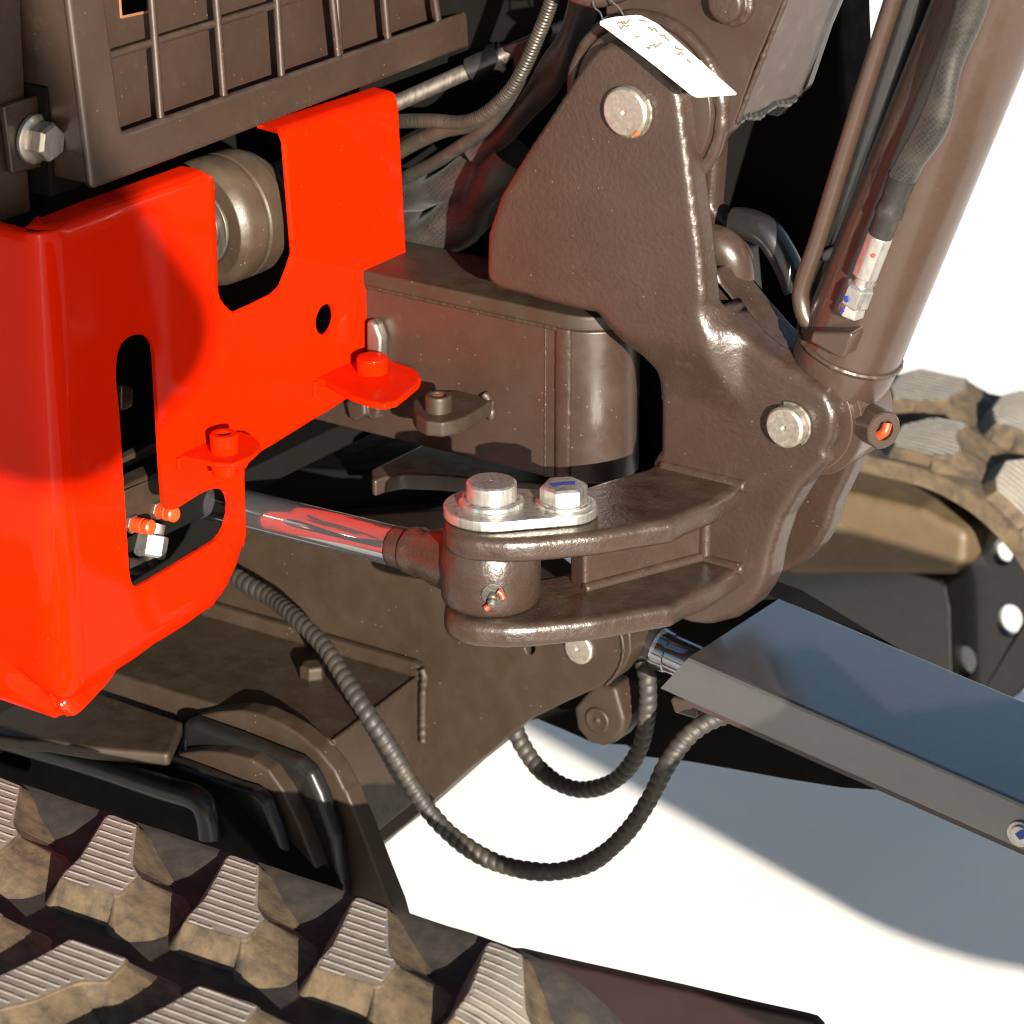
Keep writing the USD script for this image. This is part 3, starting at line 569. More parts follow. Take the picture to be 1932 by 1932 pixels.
# ================================================================ ROLLER behind the notch
def roller():
    T = Thing('pivot_boss', 'worn brown round boss seen through the notch of the red cover', 'boss')
    c = U(t(1, (1105, 1245))[0], 'x', XR-.075); ax = V([.10, 1, 0.02]); ax /= np.linalg.norm(ax); R = .052
    T.add('rim', lathe(c, ax, [(0, R*.62), (-.001, R*.64), (-.001, R*.88), (.004, R*.97), (.010, R)][0:1]+[(-.001, R*.64), (-.001, R*.88), (.004, R*.97), (.010, R), (.024, R), (.0245, R*.975), (.028, R*.975), (.0285, R), (.040, R*1.0), (.048, R*.99), (.0485, R*.95), (.056, R*.93), (.063, R*.84), (.067, R*.66)], 64), 'dusty_cast', smooth=40)
    T.add('ring', lathe(c-ax*.002, ax, [(0, R*.60), (.004, R*.60)], 64), 'dull_steel')
    T.add('hub_cap', lathe(c-ax*.006, ax, [(0, R*.42), (.0015, R*.46), (.02, R*.46)], 64), 'brown_paint')
    T.add('casting_back', lathe(c+ax*.03, ax, [(0, R*.55), (.09, R*.55)], 48), 'brown_grime')
    T.done()
roller()

# ================================================================ BOOM
PINU = U(t(2, (1648, 622))[0], 'y', YU-.008); PINL = U(t(6, (603, 571))[0], 'y', YL-.0115)
def boom():
    T = Thing('boom', 'brown box section boom foot with a welded hub, rising behind the paper tag', 'boom')
    yb = .163
    out = t(2, (1545, -160), (1552, 100), (1562, 300), (1700, 520))+t('C', (1000, 1200), (1075, 1215), (1290, 1005), (1310, 960))+t(3, (440, 372), (600, 0), (680, -190))
    T.add('side_plate', slab(out, 'y', yb, .012, .0012), 'brown_paint')
    fr = UP_(t('C', (1310, 960))+t(3, (440, 372), (600, 0), (680, -190)), 'y', yb)
    a, b = fr[0], fr[-1]; w = .098; n = V([(b-a)[2], 0, -(b-a)[0]]); n /= np.linalg.norm(n)
    pl = poly3([[a+n*.0005+V([0, .0004, 0]), b+n*.0005+V([0, .0004, 0]), b+n*.0005+V([0, w, 0]), a+n*.0005+V([0, w, 0])], [a-n*.008+V([0, .0004, 0]), a+n*.0005+V([0, .0004, 0]), a+n*.0005+V([0, w, 0]), a-n*.008+V([0, w, 0])]])
    T.add('front_plate', pl, 'brown_paint', smooth=False)
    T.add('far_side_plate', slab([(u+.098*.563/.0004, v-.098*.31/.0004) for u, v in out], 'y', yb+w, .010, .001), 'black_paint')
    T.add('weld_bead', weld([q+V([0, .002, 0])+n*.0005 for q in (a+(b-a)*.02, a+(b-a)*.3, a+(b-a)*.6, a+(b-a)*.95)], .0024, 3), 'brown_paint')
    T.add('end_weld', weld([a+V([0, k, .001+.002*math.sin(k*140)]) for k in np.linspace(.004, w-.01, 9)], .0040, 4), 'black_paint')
    p = V([PINU[0], 0, PINU[2]])
    hub = T.add('hub', lathe(p+V([0, yb+.01, 0]), (0, -1, 0), [(0, .063), (.013, .063), (.018, .060), (.020, .050)], 72), 'brown_paint', smooth=40)
    wp = V([p+V([.0665*math.cos(a_), yb-.0012, .0665*math.sin(a_)]) for a_ in np.linspace(0, 2*math.pi, 240)])
    T.add('weld_bead', sweep(wp, .0052*(.85+.3*meshkit.noise(wp*110, 4)), 16), 'brown_cast', parent=hub, smooth=60)
    q = U(t('C', (1290, 10))[0], 'y', yb)
    T.add('weld_boss', cat(disc(q, (0, -1, 0), .012, .014), weld([q+V([.016*math.cos(k), -.001, .016*math.sin(k)]) for k in np.linspace(0, 6.28, 24)], .003, 2)), 'brown_cast')
    q = U(t('C', (200, -30))[0], 'y', yb-.01)
    T.add('hose_guide', sweep(spline([q+V([-.022, 0, .012]), q+V([-.010, -.006, .002]), q+V([.012, -.006, .001]), q+V([.035, 0, .010])], .003), .007, 14), 'brown_paint')
    T.done()
boom()
def boom_cylinder():
    T = Thing('boom_cylinder', 'fat brown hydraulic cylinder rising at the right edge with a bent oil pipe alongside', 'hydraulic cylinder')
    yc = .205; R = .0405
    a, b = U(t(3, (1104, 1592))[0], 'y', yc), U(t(3, (1666, 212))[0], 'y', yc); d = (b-a)/np.linalg.norm(b-a)
    e = V([PINL[0], yc, PINL[2]]); base = a+d*((e-a)@d)            # foot of the axis beside the eye
    k0 = .060
    T.add('tube', lathe(base+d*k0, d, [(0, R), (.9, R)], 72), 'cylinder_paint')
    T.add('end_cap', lathe(base+d*(k0-.036), d, [(0, R*.72), (.006, R*.93), (.018, R*1.0), (.0305, R*1.0), (.031, R*.955), (.037, R*.955)], 72), 'cylinder_paint', smooth=40)
    T.add('weld_bead', weld([base+d*(k0-.002)+R*1.0*(math.cos(q)*V([0, 1, 0])+math.sin(q)*np.cross(d, [0, 1, 0])) for q in np.linspace(0, 6.283, 60)], .0026, 3), 'cylinder_paint')
    eye = T.add('eye', lathe(e+V([0, .026, 0]), (0, -1, 0), [(0, .047), (.004, .050), (.048, .050), (.050, .0485), (.0505, .036)], 72), 'cylinder_paint', smooth=40)
    T.add('eye_washer', lathe(e+V([0, -.0235, 0]), (0, -1, 0), [(0, .0435), (.0055, .0435), (.0065, .042)], 64), 'cylinder_paint', parent=eye, smooth=40)
    T.add('neck', cat(lathe(e, d, [(0, .036), (.02, .036), (.042, R*.9), (.05, R*.9)], 48), lathe(e+(base-e)*.6, d, [(0, .038), (.05, .038)], 48)), 'cylinder_paint', smooth=40)
    f = U(t(6, (1085, 545))[0], 'y', yc-.012); f2 = U(t(6, (1200, 575))[0], 'y', yc-.02); ax = V([.85, -.42, .02]); ax /= np.linalg.norm(ax)
    gb = T.add('grease_boss', lathe(f-ax*.012, ax, [(0, .0150), (.029, .0150), (.0305, .0140), (.0305, .0080), (.025, .0075)], 40), 'cylinder_paint', smooth=30)
    T.add('orange_cap', sweep(spline([f+ax*.016+V([-.003, -.002, -.0055]), f+ax*.0195+V([0, 0, 0]), f+ax*.016+V([.003, .001, .005])], .002), .0036, 12), 'orange_cap', parent=gb)
    T.add('port_block', slab(t(6, (760, 40), (985, 40), (985, 60), (935, 185), (895, 178), (745, 95)), 'y', yc-.054, .045, .002), 'cylinder_paint')
    pp = [U(q, 'y', .180) for q in t(3, (1240, -80), (1208, 0), (985, 700), (800, 1300), (712, 1560), (700, 1660), (728, 1760), (790, 1830))]+[U(t(3, (850, 1870))[0], 'y', .172)]
    T.add('oil_pipe', sweep(spline(pp, .004), .0067, 20), 'cylinder_paint')
    T.add('pipe_clamp', slab(t(3, (805, 1390), (850, 1370), (960, 1330), (980, 1370), (880, 1440), (810, 1450)), 'y', .182, .01, .002), 'black_paint')
    T.done()
    H = Thing('black_hydraulic_hose', 'glossy black hose running between the boom cylinder and its brown oil pipe', 'hose')
    H.add('hose', sweep(spline([U(q, 'y', .207) for q in t(3, (1350, -150), (1310, 30), (1170, 480), (1030, 920), (900, 1370), (840, 1640), (800, 1840))], .006), .0178, 24), 'black_paint')
    H.done()
    G = Thing('hydraulic_hose', 'hose in a black woven sleeve with a bright crimped fitting, lying on the boom cylinder', 'hose')
    ctr = [U(q, 'y', yy) for q, yy in zip(t(3, (1700, -120), (1655, 0), (1585, 190), (1535, 330), (1478, 550), (1440, 660), (1390, 755), (1310, 880), (1262, 985)), [.150, .150, .150, .150, .150, .149, .150, .153, .156])]
    pth = spline(ctr, .0022)
    G.add('woven_sleeve', sweep(pth, .0100, 28, lambda s, th: 1+.10*np.sin(s*70+1.5*np.cos(th))+.07*np.sin(2*th+s*35), flat=((.9, -.3, -.3), 1.05)), 'sleeve_cloth', smooth=50)
    c0, c1 = U(t(3, (1262, 975))[0], 'y', .156), U(t(3, (950, 1790))[0], 'y', .160); d2 = (c1-c0)/np.linalg.norm(c1-c0); L = np.linalg.norm(c1-c0)
    G.add('shrink_sleeve', lathe(c0, d2, [(0, .0112), (.004, .0105), (.012, .0102), (.020, .0092), (.027, .0104), (.032, .0108), (.034, .0092), (.052, .0094), (.054, .0088)], 32), 'black_rubber', smooth=50)
    th = np.linspace(0, 2*math.pi, 48, endpoint=False)
    cr = sweep(spline([c0+d2*.050, c0+d2*.086], .003), .0098, 32, lambda s, t_: 1+.03*np.cos(8*t_)+0*s)
    fe = G.add('crimp_ferrule', cr, 'zinc', smooth=40)
    G.add('red_dot', disc(c0+d2*.066+V([.004, -.0082, .001]), V([.3, -.9, .1]), .0012, .0022, .0003, 16), 'red_mark', parent=fe)
    G.add('stem', lathe(c0+d2*.084, d2, [(0, .0066), (.010, .0066), (.012, .0085)], 32), 'zinc')
    nut = G.add('hex_nut', cat(lathe(c0+d2*.094, d2, [(0, .0085), (.002, .0112), (.0165, .0112), (.0185, .0095)], 6, .5), lathe(c0+d2*.112, d2, [(0, .0095), (.008, .0103), (.0095, .009)], 6, .2)), 'zinc', smooth=20)
    G.add('paint_mark', disc(c0+d2*.104+V([-.0035, -.0098, -.001]), V([-.3, -.9, .1]), .0009, .0026, .0003, 16), 'blue_mark', parent=nut)
    G.add('paint_mark', disc(c0+d2*.114+V([-.0035, -.0092, -.001]), V([-.3, -.9, .1]), .0009, .0020, .0003, 16), 'blue_mark', parent=nut)
    G.done()
boom_cylinder()

# ================================================================ TAG
def tag():
    T = Thing('paper_tag', 'white paper tag with faint handwriting, wired in front of the boom foot', 'tag')
    O = U(t('C', (650, 450))[0], 'y', .112); n = V([.12, -.80, .58]); n /= np.linalg.norm(n)
    ex = V([1, .1, 0.]); ex -= (ex@n)*n; ex /= np.linalg.norm(ex); ey = np.cross(n, ex)
    def on(p, lift=0.): d = ray(*p); w = EYE+d*(((O-EYE)@n)/(d@n)); return ((w-O)@ex, (w-O)@ey)
    q = [on(p) for p in t('C', (268, 182), (275, 165), (295, 152), (390, 136), (560, 127), (600, 134), (645, 155), (735, 205), (1060, 488), (1328, 722), (1330, 732), (1318, 740), (1050, 763), (1018, 762), (985, 745), (640, 470), (300, 212), (276, 198))]
    P = Polygon(q).buffer(0); m = gridmesh(P, .004)
    m.vertices[:, 2] = .0045*np.sin((m.vertices[:, 0]+.03)*22)+.002*np.sin(m.vertices[:, 1]*60)
    cur = lambda x, y: .0045*math.sin((x+.03)*22)+.002*math.sin(y*60)
    if m.face_normals[:, 2].mean() < 0: m.invert()
    card = T.add('card', frame_map(solidify(m, .0006), O, ex, ey, n), 'tag_paper', smooth=40)
    rng = np.random.default_rng(5)
    for k, (x0, y0, x1, y1, amp) in enumerate([(415, 190, 520, 175, 16), (430, 225, 510, 215, 14), (590, 165, 640, 185, 12), (660, 215, 730, 265, 22), (755, 285, 820, 325, 18), (560, 300, 590, 290, 8), (645, 385, 770, 365, 20), (870, 385, 930, 415, 12), (890, 430, 930, 455, 20), (960, 480, 985, 500, 8)]):
        n_ = max(5, int(abs(x1-x0)/9)); pts = []
        for i in range(n_):
            f = i/(n_-1); s = on(t('C', (x0+(x1-x0)*f+rng.normal(0, 3), y0+(y1-y0)*f+amp*(rng.random()-.5)*1.6))[0])
            pts.append(O+ex*s[0]+ey*s[1]+n*(cur(*s)+.0003))
        T.add('handwriting', sweep(spline(pts, .0006), .00048, 6), 'ink' if k != 8 else 'rust', parent=card)
    for p0, p1 in (((225, 50), (300, 165)), ((350, -5), (470, 150))):
        s = on(t('C', p1)[0]); e = O+ex*s[0]+ey*s[1]+n*.0012; a = U(t('C', p0)[0], 'y', .135); a2 = a+(a-e)*.6+V([0, .004, .004])
        T.add('tie_wire', sweep(spline([e, e*.5+a*.5+V([.001, 0, .0012]), a, a2], .002), .0007, 8), 'zinc')
    T.done()
tag()

# ================================================================ HOSES AND RODS behind the red cover
def inner_hoses():
    def corr(s, th): return 1+.085*np.sin(s*2*math.pi/.0030)
    T = Thing('corrugated_conduit', 'ribbed black-brown conduit curving up beside the swing bracket', 'conduit')
    T.add('conduit', sweep(spline([U(p, 'y', y) for p, y in zip(t(2, (330, 672), (460, 668), (600, 668), (740, 676), (850, 648), (945, 580), (1030, 490), (1100, 370), (1165, 225), (1232, 60), (1270, -60)), (.262, .248, .236, .226, .216, .208, .202, .198, .196, .194, .192))], .00065), .0055, 18, corr), 'conduit_plastic', smooth=50)
    T.done()
    T = Thing('braided_hose', 'grey ribbed hose just below the corrugated conduit, entering behind the red cover', 'hose')
    T.add('hose', sweep(spline([U(p, 'y', y) for p, y in zip(t(2, (330, 880), (450, 810), (560, 755), (660, 715), (780, 690), (900, 640)), (.262, .25, .243, .238, .234, .23))], .0006), .0066, 18, lambda s, th: 1+.05*np.sin(s*2*math.pi/.0026)), 'conduit_plastic', smooth=50)
    T.done()
    T = Thing('plain_hose', 'smooth dusty hose below the grey ribbed hose behind the red cover', 'hose')
    T.add('hose', sweep(spline([U(p, 'y', y) for p, y in zip(t(2, (340, 1025), (480, 960), (600, 900), (740, 812), (880, 712), (1010, 560), (1080, 430)), (.262, .248, .243, .238, .234, .23, .23))], .003), .0058, 18), 'hose_rubber')
    T.done()
    T = Thing('steel_tube', 'bright steel tube crossing the dark gap above the hoses', 'tube')
    T.add('tube', lathe(U(t(2, (380, 575))[0], 'y', .255), U(t(2, (850, 365))[0], 'y', .285)-U(t(2, (380, 575))[0], 'y', .255), [(0, .0068), (.17, .0068)], 32), 'dull_steel')
    T.add('collar', lathe(U(t(2, (800, 388))[0], 'y', .281), U(t(2, (850, 365))[0], 'y', .285)-U(t(2, (380, 575))[0], 'y', .255), [(0, .0105), (.02, .0105), (.021, .013), (.03, .013)], 32), 'black_paint')
    T.done()
    wob = lambda k: (lambda s, th: 1+.10*np.sin(s*90+k+2*np.cos(th))+.06*np.sin(3*th+s*60))
    for name_pts, y, r, lab in [(((1455, -90), (1400, 100), (1340, 250), (1250, 410), (1130, 560), (1010, 690), (920, 770), (830, 850)), .250, .0118, 'broad black woven sleeve running up beside the conduit to the boom'),
                                (((400, 1070), (520, 1065), (640, 1040), (740, 1000), (850, 900), (960, 760)), .262, .0150, 'wrinkled woven sleeve sagging behind the right edge of the red cover'),
                                (((390, 1290), (500, 1290), (610, 1275), (720, 1235), (830, 1140), (930, 1000), (1040, 850)), .262, .0200, 'lowest and thickest woven sleeve, lying on the swing post')]:
        T = Thing('woven_hose_sleeve', lab, 'hose sleeve')
        T.add('sleeve', sweep(spline([U(p, 'y', y) for p in t(2, *name_pts)], .002), r, 32, wob(y*100)), 'sleeve_cloth', smooth=60)
        T.done()
    T = Thing('inner_red_panel', 'red panel corner, coloured darker for shade, in the gap beside the conduit', 'panel')
    T.add('panel', slab(t(2, (915, 290), (990, 288), (1022, 300), (1035, 335), (1042, 470), (1160, 380), (1250, 100), (1180, 178)), 'y', .285, .01, .002), 'shaded_maroon')  # darker than the red cover to stand for shade
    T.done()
    T = Thing('machine_body', 'inner body of the machine behind the brackets and hoses, coloured dark for shade', 'body')
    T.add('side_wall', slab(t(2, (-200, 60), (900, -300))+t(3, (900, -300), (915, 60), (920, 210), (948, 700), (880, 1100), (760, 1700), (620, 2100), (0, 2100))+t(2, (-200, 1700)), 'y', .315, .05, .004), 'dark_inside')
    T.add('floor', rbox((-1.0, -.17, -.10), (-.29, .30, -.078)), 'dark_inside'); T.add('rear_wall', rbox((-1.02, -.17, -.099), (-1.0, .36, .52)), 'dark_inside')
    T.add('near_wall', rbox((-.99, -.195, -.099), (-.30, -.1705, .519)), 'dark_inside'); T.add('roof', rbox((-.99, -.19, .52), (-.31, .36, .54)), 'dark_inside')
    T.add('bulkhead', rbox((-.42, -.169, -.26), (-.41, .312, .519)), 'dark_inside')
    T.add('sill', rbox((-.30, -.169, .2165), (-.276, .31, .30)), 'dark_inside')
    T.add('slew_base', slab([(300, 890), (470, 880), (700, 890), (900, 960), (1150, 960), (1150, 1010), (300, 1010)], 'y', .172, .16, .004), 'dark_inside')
    T.add('pivot_core', slab([(1130, 600), (1340, 600), (1340, 900), (1100, 985), (960, 985), (900, 930)], 'y', .262, .03, .003), 'dark_inside')  # dark slab closing the shaded gap between nose and bracket
    T.done()
    T = Thing('hood_panel', 'shaded brown hood panel at the upper left behind the side bracket', 'panel')
    T.add('panel', wslab([(-.45, .205), (-.175, .205), (-.172, .6), (-.45, .6)], 'x', -.292, .006, .001), 'brown_paint')
    T.done()
    T = Thing('bent_oil_pipe', 'dark glossy pipe elbow low in the gap behind the swing bracket', 'pipe')
    T.add('pipe', sweep(spline([U(p, 'y', yy) for p, yy in zip(t(3, (120, 1330), (230, 1350), (300, 1400), (335, 1500), (330, 1620), (290, 1760)), (.21, .21, .212, .216, .22, .22))], .003), .0155, 28), 'brown_paint')
    T.add('clamp', sweep(spline([U(p, 'y', .232) for p in t(3, (335, 1230), (420, 1240), (520, 1290), (590, 1390), (640, 1490), (680, 1600))], .003), .0125, 20, flat=((1, 0, 0), .8)), 'black_paint')
    T.done()
inner_hoses()
def slot_fittings():
    T = Thing('cylinder_mount', 'brown swing cylinder mount with orange grease caps, seen through the tall slot', 'mount')
    x = XR-.055
    m = T.add('mount_plate', slab(t(4, (560, 930), (690, 890), (885, 800), (1000, 760), (1000, 1010), (890, 1090), (700, 1200), (560, 1260)), 'x', x, .02, .003), 'brown_grime')
    for p, q in (((722, 1098), (800, 1112)), ((868, 1022), (935, 1040))):
        a = U(t(4, p)[0], 'x', x+.001); b = U(t(4, q)[0], 'x', x+.016); d = (b-a)/np.linalg.norm(b-a)
        n = T.add('grease_nipple', lathe(a, d, [(0, .0075), (.004, .0075)], 6), 'dull_steel', parent=m, smooth=20)
        T.add('orange_cap', lathe(a+d*.0035, d, [(0, .0062), (.010, .0062), (.0105, .0042), (.0125, .0042), (.013, .0062), (.018, .0062), (.0195, .0045)], 20), 'orange_cap', parent=m, smooth=30)
    a = U(t(4, (848, 1140))[0], 'x', x+.006); b = U(t(4, (830, 1245))[0], 'x', x+.008); d = (b-a)/np.linalg.norm(b-a)
    T.add('hex_fitting', cat(lathe(a-d*.006, d, [(0, .0085), (.008, .0085)], 20), lathe(a+d*.003, d, [(0, .0125), (.001, .0132), (.016, .0132), (.018, .011)], 6, .4)), 'zinc', smooth=20)
    T.add('elbow_hose', sweep(spline([b, b+d*.006+V([0, .001, 0]), U(t(4, (820, 1305))[0], 'x', x+.006), U(t(4, (770, 1335))[0], 'x', x+.004), U(t(4, (690, 1325))[0], 'x', x)], .002), .0068, 18), 'black_rubber')
    T.add('upper_bracket', slab(t(4, (670, 330), (740, 345), (735, 455), (670, 480)), 'x', x-.02, .01, .002), 'brown_paint')
    T.add('cross_plate', slab(t(4, (560, 780), (690, 735), (830, 660), (1000, 600), (1000, 640), (690, 800), (560, 850)), 'x', x-.05, .01, .002), 'brown_grime')
    T.done()
slot_fittings()

# ================================================================ UNDERCARRIAGE
def undercarriage():
    T = Thing('track_frame', 'dusty brown undercarriage frame between the two rubber tracks', 'undercarriage')
    yc = .15
    cp = [(380, 1050), (480, 985), (870, 960), (1010, 1060), (1130, 1150), (1170, 1170), (1188, 1195), (1190, 1230), (1180, 1256), (1150, 1287), (1060, 1328), (1000, 1358), (965, 1382), (930, 1415), (880, 1455), (830, 1500), (770, 1552), (718, 1592), (640, 1660), (470, 1560)]
    hole = [(1000+11*math.cos(k)*.8, 1224+11*math.sin(k)) for k in np.linspace(0, 6.28, 20, endpoint=False)]
    pl = T.add('centre_plate', slab(cp, 'y', yc, .028, .0007, holes=[hole]), 'brown_grime')
    c = U((1090, 1225), 'y', yc-.003); T.add('pin_end', lathe((c[0], yc+.01, c[2]), (0, -1, 0), [(0, .0132), (.0125, .0132), (.0135, .0118), (.0135, .0018), (.0125, .0008)], 40), 'pin_steel', parent=pl)
    T.add('edge_ring', weld([U((1090+a*86, 1225+b*86), 'y', yc-.0005) for a, b in [(math.cos(k), math.sin(k)) for k in np.linspace(-1.0, .9, 9)]], .0016, 3), 'brown_grime', parent=pl)
    z = U((803, 1254), 'y', yc)[2]-.009
    lg = [(p[0], p[1]) for p in UP_([(800, 1268), (628, 1398)], 'z', z)]; a, b = V(lg[0]), V(lg[1]); d = (b-a)/np.linalg.norm(b-a)
    e = V(b); f = V([-.75, e[1]])
    leg = T.add('side_leg', wslab([tuple(a), tuple(e), tuple(f), (-.75, a[1])][::-1], 'z', z, .115, .003), 'brown_grime')
    s0, s1 = U((380, 1131), 'y', yc-.006), U((800, 1250), 'y', yc-.006)
    T.add('edge_strip', cat(wslab([(s0[0], z-.001), (s1[0]-.006, z-.001), (s1[0], z+.004), (s1[0]-.002, z+.0105), (s1[0]-.010, z+.013), (s0[0], z+.013)], 'y', yc-.010, .0095, .0025)), 'brown_grime', parent=leg)
    T.add('weld_bead', weld([U(p, 'y', yc-.012) for p in [(796, 1262), (800, 1272), (801, 1284), (799, 1300), (798, 1340), (798, 1400)]], .0035, 8), 'brown_grime', parent=leg)
    T.add('weld_bead', weld([V([*lg[0], z-.0005]), V([*((a+b)/2), z-.0005]), V([*lg[1], z-.0005])], .0022, 9), 'brown_grime', parent=leg)
    q = U((590, 1276), 'z', z); T.add('hex_bolt', hexhead((q[0], q[1], z), (0, 0, 1), .0115, .0112, .4), 'brown_grime', parent=leg, smooth=20)
    # curved gussets towards the near track
    big = t(7, (1040, 255), (1110, 225), (1200, 208), (1330, 200), (1440, 222), (1540, 268), (1640, 325), (1750, 415), (1850, 535), (1900, 640))+t(8, (75, 545), (130, 680), (200, 845), (290, 1085), (370, 1285), (430, 1500))+t(7, (1000, 1500), (900, 700))
    T.add('gusset', slab(big, 'y', -.012, .020, .002, rc=.002), 'brown_grime')
    small = t(7, (930, 470), (1000, 438), (1110, 425), (1250, 436), (1380, 468), (1480, 530), (1560, 640), (1640, 800), (1700, 950), (1760, 1120), (1830, 1350), (800, 1350), (800, 600))
    T.add('gusset', slab(small, 'y', -.045, .018, .002, rc=.002), 'brown_grime')
    def bar(pts, y, r, look, name):
        T.add(name, sweep(spline([U(p, 'y', y) for p in t(7, *pts)], .004), r, 20, lambda s, th: 1+.03*np.sin(s*60+th)), look)
    T.add('shade_plate', slab(t(7, (1000, 255), (1060, 262), (1300, 345), (1500, 425), (1640, 478), (1715, 545), (1770, 660), (1850, 900), (1900, 1300), (1300, 1300), (1000, 700)), 'y', -.030, .016, .0065, rc=.004), 'dark_rail_shade', smooth=40)  # dark slab over the big gusset where its lower face lies in shadow
    T.add('shade_plate', slab(t(7, (880, 470), (960, 482), (1150, 552), (1300, 612), (1400, 640), (1470, 700), (1530, 850), (1600, 1100), (1650, 1350), (800, 1350)), 'y', -.060, .014, .0065, rc=.004), 'dark_rail_shade', smooth=40)  # the same shade slab for the small gusset
    bar(((-200, 290), (170, 395), (420, 465), (700, 560), (950, 640), (1060, 675), (1120, 720), (1150, 800), (1165, 900)), -.085, .0105, 'dark_rail_shade', 'rounded_rail')
    zt = U(t(7, (560, 160))[0], 'y', .0)[2]
    tp = [(p[0], p[1]) for p in UP_(t(7, (-250, 230), (100, 150), (560, 105), (1010, 262), (935, 442), (500, 405), (260, 365), (120, 360), (-250, 300)), 'z', -.275)]
    T.add('frame_top', wslab(tp, 'z', -.275, .012, .003), 'brown_grime')
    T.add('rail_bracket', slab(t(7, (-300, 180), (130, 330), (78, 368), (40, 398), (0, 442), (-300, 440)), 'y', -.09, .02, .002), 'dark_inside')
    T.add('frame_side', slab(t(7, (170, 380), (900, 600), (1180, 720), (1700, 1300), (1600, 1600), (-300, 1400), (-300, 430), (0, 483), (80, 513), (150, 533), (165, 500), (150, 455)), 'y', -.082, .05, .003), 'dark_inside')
    T.done()
undercarriage()

